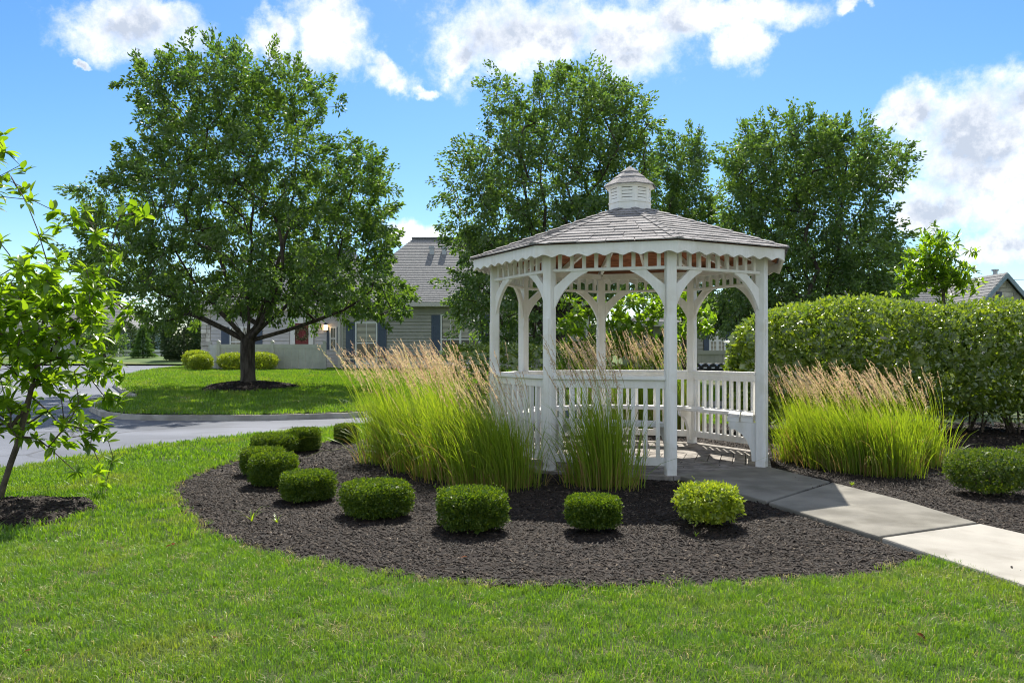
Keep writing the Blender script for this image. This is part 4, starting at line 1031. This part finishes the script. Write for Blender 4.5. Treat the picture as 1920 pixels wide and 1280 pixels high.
# porch fence before it
Yp = 31.5; zp_ = float(hgt(Yp)); PF_ = thing('courtyard_fence', 'grey solid courtyard fence below the blue-shuttered window behind the gazebo', 'fence', (hx(1335, Yp), Yp, zp_)); PO = PF_.location.copy()
MB().box(I4, hx(1285, Yp), hx(1400, Yp), Yp-.06, Yp+.06, hzv(664, Yp), hzv(657, Yp)).build('rail', M['siding'], PF_, PO)
xx = hx(1285, Yp)
while xx < hx(1400, Yp): MB().box(I4, xx+.005, xx+.155, Yp-.02, Yp+.02, zp_-.1, hzv(664, Yp)).build('board', M['siding'], PF_, PO); xx += .16
# right house with stone gable
Yr = 38.0; zr_ = float(hgt(Yr))
Hr, Or = gable('house', 'far house with pale stone gable and blue trim above the hedge at the right border', hx(1879, Yr), Yr, 2.3, zr_, hzv(516, Yr)-2.65, hzv(516, Yr), 8, 'stone', trimm='siding_bl')
def gstones():
    xc = hx(1879, Yr); zp = hzv(516, Yr); z = zp-2.6
    while z < zp-.25:
        h_ = .2; half = (zp-(z+h_))/1.152-.06; x = xc-half
        while x < xc+half-.05:
            ww = min(xc+half-x, random.uniform(.25, .6)); MB().box(I4, x+.008, x+ww-.008, Yr-random.uniform(.03, .07), Yr, z+.008, z+h_-.008).build('stone', M['stone'], Hr, Or); x += ww
        z += h_
gstones()
MB().box(I4, hx(1867, Yr), hx(1876, Yr), Yr-.11, Yr-.075, hzv(566, Yr), hzv(547, Yr)).build('shutter', M['shutter'], Hr, Or)
MB().tube([(hx(1866, Yr+2), Yr+2, hzv(532, Yr)), (hx(1866, Yr+2), Yr+2, hzv(508, Yr+2))], .11, 8).tube([(hx(1866, Yr+2), Yr+2, hzv(508, Yr+2)), (hx(1866, Yr+2), Yr+2, hzv(505, Yr+2))], .17, 8).build('flue_pipe', M['grey_metal'], Hr, Or)
MB().box(I4, hx(1879, Yr)-9, hx(1879, Yr)-2.0, Yr+2.5, Yr+9, zr_-.2, hzv(516, Yr)-2.7).build('wall', M['stone'], Hr, Or)
hip_roof('roof', Hr, Or, hx(1879, Yr)-9, hx(1879, Yr)+2, Yr+1.2, Yr+9, hzv(516, Yr)-2.6, hzv(519, Yr+5), hx(1879, Yr)-5, hx(1879, Yr))
# far houses on the left
for (u0, u1, Yv, ve, vr, mm, lab) in ((60, 238, 82, 614, 560, 'siding_bl', 'far blue-grey house beyond the white rail fence at left'), (-160, 40, 72, 606, 540, 'siding_lt', 'far pale house at the left border behind the young tree')):
    z = float(hgt(Yv)); X0, X1 = hx(u0, Yv), hx(u1, Yv); Hh = thing('house', lab, 'house', ((X0+X1)/2, Yv, z)); Oh = Hh.location.copy()
    zee = hzv(ve, Yv); MB().box(I4, X0, X1, Yv, Yv+9, z-.3, zee-.2).build('wall', M[mm], Hh, Oh)
    mb = MB(); siding(mb, X0, X1, Yv-.002, z, zee-.2, .22); o = mb.build('siding', M[mm], Hh, Oh); o['kind'] = 'stuff'
    n = 3
    for i in range(n):
        a = X0+(X1-X0)*(i+.35)/n; window(Hh, Oh, a, a+1.1, z+.9, z+2.3, Yv-.03, .4, False, .4)
    hip_roof('roof', Hh, Oh, X0, X1, Yv, Yv+9, zee, hzv(vr, Yv+4.5), X0+3.5, X1-3.5, step=.3)
# white rail fence
Yw = 70.0; zw = float(hgt(Yw)); WF = thing('rail_fence', 'low white two-rail fence across the far lawn at left', 'fence', (hx(200, Yw), Yw, zw)); WO = WF.location.copy()
xa, xb = hx(-60, Yw), hx(360, Yw); nn = 9
for i in range(nn+1):
    x = xa+(xb-xa)*i/nn; MB().box(I4, x-.09, x+.09, Yw-.09, Yw+.09, zw-.2, zw+.62).box(I4, x-.12, x+.12, Yw-.12, Yw+.12, zw+.621, zw+.68).build('post', M['trim'], WF, WO)
    if i < nn:
        x2 = xa+(xb-xa)*(i+1)/nn
        for za in (.10, .40): MB().box(I4, x+.09, x2-.09, Yw-.03, Yw+.03, zw+za, zw+za+.2).build('rail', M['trim'], WF, WO)
# evergreens and small trees on the far left
def conifer(u, vb_, vt, wpx, Y, label, m, n=6400, droop=.25, round_=False):
    z = float(hgt(Y)); base = Vector((hx(u, Y), Y, z)); H = hzv(vt, Y)-z; Rb = wpx/2/FP*Y
    root = thing('evergreen_tree', label, 'tree', base, 0, 'evergreens along the far fence')
    MB().tube([base+Vector((0,0,-.1)), base+Vector((0,0,H*.95))], [.09, .01], 6).build('trunk', M['bark'], root, base)
    t = rng.random(n)**1.5; th = rng.random(n)*6.283; tier = .82+.18*np.sin(t*38+np.sin(th*3)); r = Rb*(1-t)**.9*tier*np.sqrt(rng.uniform(.25, 1, n))*(1+.16*np.sin(th*5+t*20))
    if round_: r = Rb*np.sqrt(np.clip(1-(2*t-.85)**2/1.35, .05, 1))*np.sqrt(rng.uniform(.25, 1, n))*(1+.14*np.sin(th*4+t*9))
    P = np.stack([r*np.cos(th), r*np.sin(th), .05*H+t*H*.97], 1)
    D = np.stack([np.cos(th), np.sin(th), -droop+.9*t], 1)+rng.normal(size=(n, 3))*.35
    V, F, rr = leaf_geo(P, D, H*.085*rng.uniform(.6, 1.2, n), H*.022, .15)
    o = link('crown', np_mesh('crown', V, F, M[m], rr), root); o['kind'] = 'stuff'
conifer(268, 668, 612, 46, 66, 'bright green cone-shaped spruce in front of the white rail fence', 'conifer')
conifer(232, 668, 606, 52, 74, 'dark bushy evergreen left of the bright spruce', 'conifer_dk', 5200, .1, True)
conifer(303, 668, 606, 46, 74, 'dark bushy evergreen right of the bright spruce', 'conifer_dk', 5200, .1, True)
conifer(345, 672, 575, 78, 62, 'large feathery dark evergreen beside the stone house corner', 'conifer_dk', 8000, .5, True)
tree('small_tree', 'small thin-trunked tree before the far blue-grey house', 68, 196, [(195,615,30,22),(180,632,24,16),(212,630,22,16)], 60, 60, 645, [(195,610,0)], .10, M['tree_leaf_far'], rad=.6, L=.2, W=.11)
# far wood closing the horizon
n = 26000; a = rng.uniform(-1.25, 1.25, n); rd = rng.uniform(150, 185, n); hh = 5.0+2.2*np.sin(a*23)+1.6*np.sin(a*51+1)+1.2*np.sin(a*97)
P = np.stack([rd*np.sin(a), rd*np.cos(a), .9+hh*rng.random(n)**.8], 1); V, F, r = leaf_geo(P, rng.normal(size=(n, 3)), 1.5, 1.1, .2)
o = link('far_wood', np_mesh('far_wood', V, F, M['wood_far'], r)); tag(o, 'distant belt of trees along the horizon', kind='stuff')

# ------------------------------------------------------------------ mailboxes, wires, tree rings
MBX = 'black mailboxes in a row behind the gazebo'
Ym = 17.9
zmr = float(hgt(Ym))
stand = thing('mailbox_stand', 'dark post-and-rail stand carrying the row of black mailboxes', 'stand', (hx(1335, Ym), Ym, zmr)); SO = stand.location.copy()
MB().box(I4, hx(1296, Ym), hx(1402, Ym), Ym-.1, Ym+.2, .74, .79).build('rail', M['black'], stand, SO)
for u in (1304, 1392): MB().box(I4, hx(u, Ym)-.05, hx(u, Ym)+.05, Ym-.05, Ym+.05, zmr-.1, .739).build('post', M['black'], stand, SO)
mlab = ['mailbox at the left end of the black row', 'second black mailbox from the left end of the row', 'black mailbox left of the middle of the row', 'black mailbox in the middle of the row', 'black mailbox right of the middle of the row', 'second black mailbox from the right end of the row', 'mailbox at the right end of the black row, by the hedge']
m0 = None
for i in range(7):
    x = hx(1303+14.6*i, Ym)
    if m0 is None:
        m0 = thing('mailbox', mlab[0], 'mailbox', (x, Ym, .791), 0, MBX); arcp = [(-.08, 0), (.08, 0)]+[(.08*math.cos(t), .10+.08*math.sin(t)) for t in np.linspace(0, math.pi, 9)]
        b = MB().prism(I4, arcp, -.22, .22).build('body', M['black'], m0); MB().prism(I4, [(p*.94, q*.96+.003) for p, q in arcp], -.232, -.221).build('door', M['black'], b)
        MB().box(I4, -.035, .035, -.237, -.2325, .075, .095).build('number_plate', M['trim'], m0)
    else:
        c = dup(m0); c.location = (x, Ym, .791); c['label'] = mlab[i]
for k, (v0, v1, lb) in enumerate(((523, 519, 'uppermost thin power line crossing the sky at the right border'), (543, 539, 'lower thin power line crossing the sky at the right border'))):
    P = []
    for i in range(25):
        t = i/24; q = Vector((14+46*t, 70, 0)); q.z = CZ-((v0+v1)/2-HZ)/FP*70-(1.0-(2*t-1)**2)*.5+.3; P.append(q)
    tag(MB().tube(P, .02, 4).build('power_line', M['wire']), lb, 'power line')
def mulch_ring(u, v, rx, ry_, h, label, src=None, name='mulch_ring', mm='mulch'):
    p = G(u, v) if src is None else src; mb = MB(); n = 30; m = 6; mb.v.append((p.x, p.y, p.z+h))
    ph = random.random()*6
    for i in range(1, m+1):
        for k in range(n):
            th = 6.2832*k/n; f = i/m; w_ = 1+.08*math.sin(th*3+ph)+.05*math.sin(th*7)
            x, y = p.x+rx*f*w_*math.cos(th), p.y+ry_*f*w_*math.sin(th)
            mb.v.append((x, y, float(hgt(y))+.012+h*(1-f*f)+random.uniform(-.01, .01) - (.05 if i == m else 0)))
    for k in range(n): mb.f.append((0, 1+k, 1+(k+1)%n))
    for i in range(m-1):
        for k in range(n): mb.f.append((1+i*n+k, 1+(i+1)*n+k, 1+(i+1)*n+(k+1)%n, 1+i*n+(k+1)%n))
    o = mb.build(name, M[mm], None, smooth=False); o['kind'] = 'structure'; o['label'] = label; return o
ring1 = mulch_ring(0, 0, 1.5, 1.5, .20, 'dark mulch ring round the shade tree trunk', Vector((hx(465, 24), 24, float(hgt(24)))))
ring2 = mulch_ring(0, 0, .78, .62, .07, 'mulch ring round the young tree at the left border', Vector((-3.9, 6.12, -.03)))

M['baresoil'] = surf('bare_soil', (.25,.19,.11), (.36,.29,.17), 8, .95, 6, .6, 40)
for u, v, a, b in ((352, 746, .55, .5), (318, 738, .3, .25), (560, 752, .45, .3), (520, 712, .7, .35)):
    mulch_ring(u, v, a, b, .01, 'pale dry bare patch in the island lawn near the mulch ring', None, 'bare_patch', 'baresoil')
# ------------------------------------------------------------------ scattered stuff: grass blades, mulch chips
def scatter(name, emit, protos, density, smin, smax, tilt=.0, seed=0, label=None):
    ng = bpy.data.node_groups.new(name, 'GeometryNodeTree'); ng.interface.new_socket('Geometry', in_out='INPUT', socket_type='NodeSocketGeometry'); ng.interface.new_socket('Geometry', in_out='OUTPUT', socket_type='NodeSocketGeometry')
    n, l = ng.nodes, ng.links; gi, go = n.new('NodeGroupInput'), n.new('NodeGroupOutput')
    d = n.new('GeometryNodeDistributePointsOnFaces'); d.inputs['Density'].default_value = density; d.inputs['Seed'].default_value = seed
    l.new(gi.outputs[0], d.inputs['Mesh'])
    ins = n.new('GeometryNodeInstanceOnPoints'); l.new(d.outputs['Points'], ins.inputs['Points'])
    j = n.new('GeometryNodeJoinGeometry')
    for p in protos[::-1]:
        oi = n.new('GeometryNodeObjectInfo'); oi.inputs['Object'].default_value = p; oi.inputs['As Instance'].default_value = True; l.new(oi.outputs['Geometry'], j.inputs[0])
    l.new(j.outputs[0], ins.inputs['Instance']); ins.inputs['Pick Instance'].default_value = True
    rv = n.new('FunctionNodeRandomValue'); rv.data_type = 'FLOAT_VECTOR'; rv.inputs[0].default_value = (-tilt, -tilt, 0); rv.inputs[1].default_value = (tilt, tilt, 6.2832); rv.inputs['Seed'].default_value = seed+1
    l.new(rv.outputs[0], ins.inputs['Rotation'])
    rs = n.new('FunctionNodeRandomValue'); rs.data_type = 'FLOAT'; rs.inputs[2].default_value = smin; rs.inputs[3].default_value = smax; rs.inputs['Seed'].default_value = seed+2
    l.new(rs.outputs[1], ins.inputs['Scale']); l.new(ins.outputs[0], go.inputs[0])
    o = link(name, emit); md = o.modifiers.new('scatter', 'NODES'); md.node_group = ng
    tag(o, label, kind='stuff'); return o
def clip(src, x0, x1, y0, y1, name='patch'):
    bm = bmesh.new(); bm.from_mesh(src.data)
    for co, no in (((x0,0,0),(-1,0,0)), ((x1,0,0),(1,0,0)), ((0,y0,0),(0,-1,0)), ((0,y1,0),(0,1,0))):
        bmesh.ops.bisect_plane(bm, geom=bm.verts[:]+bm.edges[:]+bm.faces[:], plane_co=co, plane_no=no, clear_outer=True)
    me = bpy.data.meshes.new(name); bm.to_mesh(me); bm.free(); return me
def tuft(n, rad, h, wid, seg=3, spread=.5, mt='lawn_blade'):
    V = []; F = []
    for k in range(n):
        th = random.random()*6.283; r = rad*math.sqrt(random.random()); a = Vector((r*math.cos(th), r*math.sin(th), -.004)); az_ = random.random()*6.283
        hh = h*random.uniform(.55, 1.15); o = Vector((math.cos(az_), math.sin(az_), 0))*hh*random.uniform(.1, 1)*spread; s = Vector((-math.sin(az_+random.gauss(0,.5)), math.cos(az_), 0)).normalized()*wid*.5
        b = len(V)
        p1 = a+o*.3+Vector((0,0,hh*.55)); p2 = a+o+Vector((0,0,hh*(1-.25*spread)))
        V += [a-s, a+s, p1+s*.85, p1-s*.85, p2]; F += [(b, b+1, b+2), (b, b+2, b+3), (b+3, b+2, b+4)]
    me = np_mesh('grass_tuft', np.array([tuple(v) for v in V]), np.array(F), M[mt])
    return bpy.data.objects.new('grass_tuft', me)
T1 = [tuft(30, .055, .044, .0027, spread=.95) for _ in range(9)]+[tuft(14, .05, .045, .0028, spread=1.6, mt='lawn_straw')]
T2 = [tuft(20, .075, .055, .0055, spread=.8) for _ in range(3)]
T3 = [tuft(22, .16, .07, .012, spread=.7) for _ in range(3)]
scatter('lawn_grass', clip(lawn, -3.6, 3.8, 1.2, 5.2), T1, 780, .6, 1.2, .25, 1, 'short mown lawn grass in the foreground')
scatter('lawn_grass', clip(lawn, -6.8, 5.6, 5.2, 9.0), T2, 330, .7, 1.25, .2, 5, 'short mown lawn grass left of the mulch bed')
scatter('lawn_grass', clip(lawn, -8, 4, 9.0, 15.8), T3, 110, .6, 1.1, .15, 9, 'strip of lawn grass before the road')
ilawn = [o for o in bpy.data.objects if o.name == 'island_lawn'][0]
scatter('lawn_grass', clip(ilawn, -19, 6, 15, 44), T3, 48, .8, 1.5, .15, 13, 'lawn grass on the island in front of the house')
ES = tuft(12, .05, .05, .003, spread=1.5, mt='lawn_straw')
_e = MB(); _q = bed[1:20]; _k = densify(_q, .2); _k = _k[:len(_k)-int((Vector(_q[-1])-Vector(_q[0])).length/.2)-1]
for i in range(len(_k)-1):
    a_, b_ = Vector((*_k[i], -.028)), Vector((*_k[i+1], -.028)); d_ = (b_-a_)
    if d_.length > .5 or d_.length < .01: continue
    n_ = Vector((d_.y, -d_.x, 0)).normalized()*.09
    _e.quad(a_-n_, b_-n_, b_+n_, a_+n_)
scatter('dry_grass_edge', _e.mesh('dry_grass_edge', M['soil_green']), [ES, T1[0]], 170, .5, 1.15, .3, 41, 'dry straw-coloured grass along the rim of the mulch bed')
def chip(L, W, T):
    V = [(-L/2, -W/2*random.uniform(.4,1), 0), (L/2, -W/2*random.uniform(.3,1), random.uniform(-.2,.2)*L), (L/2*random.uniform(.8,1), W/2, random.uniform(-.2,.2)*L), (-L/2*random.uniform(.8,1), W/2*random.uniform(.4,1), 0)]
    V += [(a*.9, b*.8, c+T) for a, b, c in V]
    F = np.array([(4,5,6,7),(0,1,5,4),(1,2,6,5),(2,3,7,6),(3,0,4,7)])
    return bpy.data.objects.new('mulch_chip', np_mesh('mulch_chip', np.array(V), F, M['chip']))
CH = [chip(random.uniform(.018, .058), random.uniform(.004, .010), random.uniform(.002, .005)) for _ in range(13)]
for c_ in CH[12:]: c_.data.materials.clear(); c_.data.materials.append(M['chip_pale'])
mbed = [o for o in bpy.data.objects if o.name == 'mulch_bed'][0]
scatter('mulch', clip(mbed, -4.5, 5.5, 3.8, 8.0), CH, 3000, .5, 1.4, .5, 21, 'dark shredded wood mulch in the front of the bed')
scatter('mulch', clip(mbed, -4.5, 9, 8.0, 14), CH, 900, .9, 2.0, .5, 25, 'dark shredded wood mulch in the rear of the bed')
scatter('mulch', ring1.data.copy(), CH, 600, 1.2, 2.6, .5, 29, 'dark shredded mulch under the shade tree')
scatter('mulch', ring2.data.copy(), CH, 2600, .6, 1.5, .5, 33, 'dark shredded mulch under the young tree')
# weeds in the mulch, fallen leaves
def weed(u, v, s, label, n=9):
    p = G(u, v); root = thing('weed', label, 'weed', p); V = []; F = []
    for k in range(n):
        az_ = random.random()*6.283; h = s*random.uniform(.6, 1.2); o = Vector((math.cos(az_), math.sin(az_), 0))*h*random.uniform(.3, 1.1); sd_ = Vector((-math.sin(az_), math.cos(az_), 0))*.0045; b = len(V)
        for i in range(5):
            t = i/4; q = o*t**1.4+Vector((0,0,h*(t-.35*t**3))); w_ = (1-t*t)
            V += [tuple(q-sd_*w_), tuple(q+sd_*w_)]
        for i in range(4): F.append((b+2*i, b+2*i+1, b+2*i+3, b+2*i+2))
    link('blades', np_mesh('blades', np.array(V), np.array(F), M['reed'], rng.random(len(V))), root); return root
weed(472, 978, .15, 'tall grassy weed tuft at the left of the mulch bed'); weed(520, 982, .09, 'spreading grassy weed right of the taller tuft in the left mulch')
weed(815, 915, .06, 'small weed in the mulch behind the front shrubs', 7); weed(1598, 912, .07, 'weed tuft at the foot of the right reed grass by the path', 12); weed(1305, 1005, .05, 'tiny weed sprout below the pale yellow shrub', 5)
flm = []
for i in range(3):
    me = bigleaf_mesh('fallen_leaf', M['deadleaf'], .042, .022, .35+.2*i); flm.append(me)
for k, (u, v, lb) in enumerate(((312,1038,'reddish fallen leaf on the lawn left of the mulch bed'), (324,1034,'curled brown leaf touching the reddish one on the lawn'), (57,1238,'brown fallen leaf near the lower left of the lawn'), (402,1214,'dark dry leaf in the grass at the bottom left'),  (877,1058,'orange leaf lying on the mulch near its front edge'), (1720,1200,'small dry leaf in the grass at the lower right'))):
    p = G(u, v); o = link('fallen_leaf', flm[k % 3]); o.location = (p.x, p.y, .012 if k != 5 else 0.0); o.rotation_euler = (random.uniform(-.5,.5), random.uniform(-.6,.1), random.random()*6.28)
    tag(o, lb, 'leaf', 'fallen leaves')
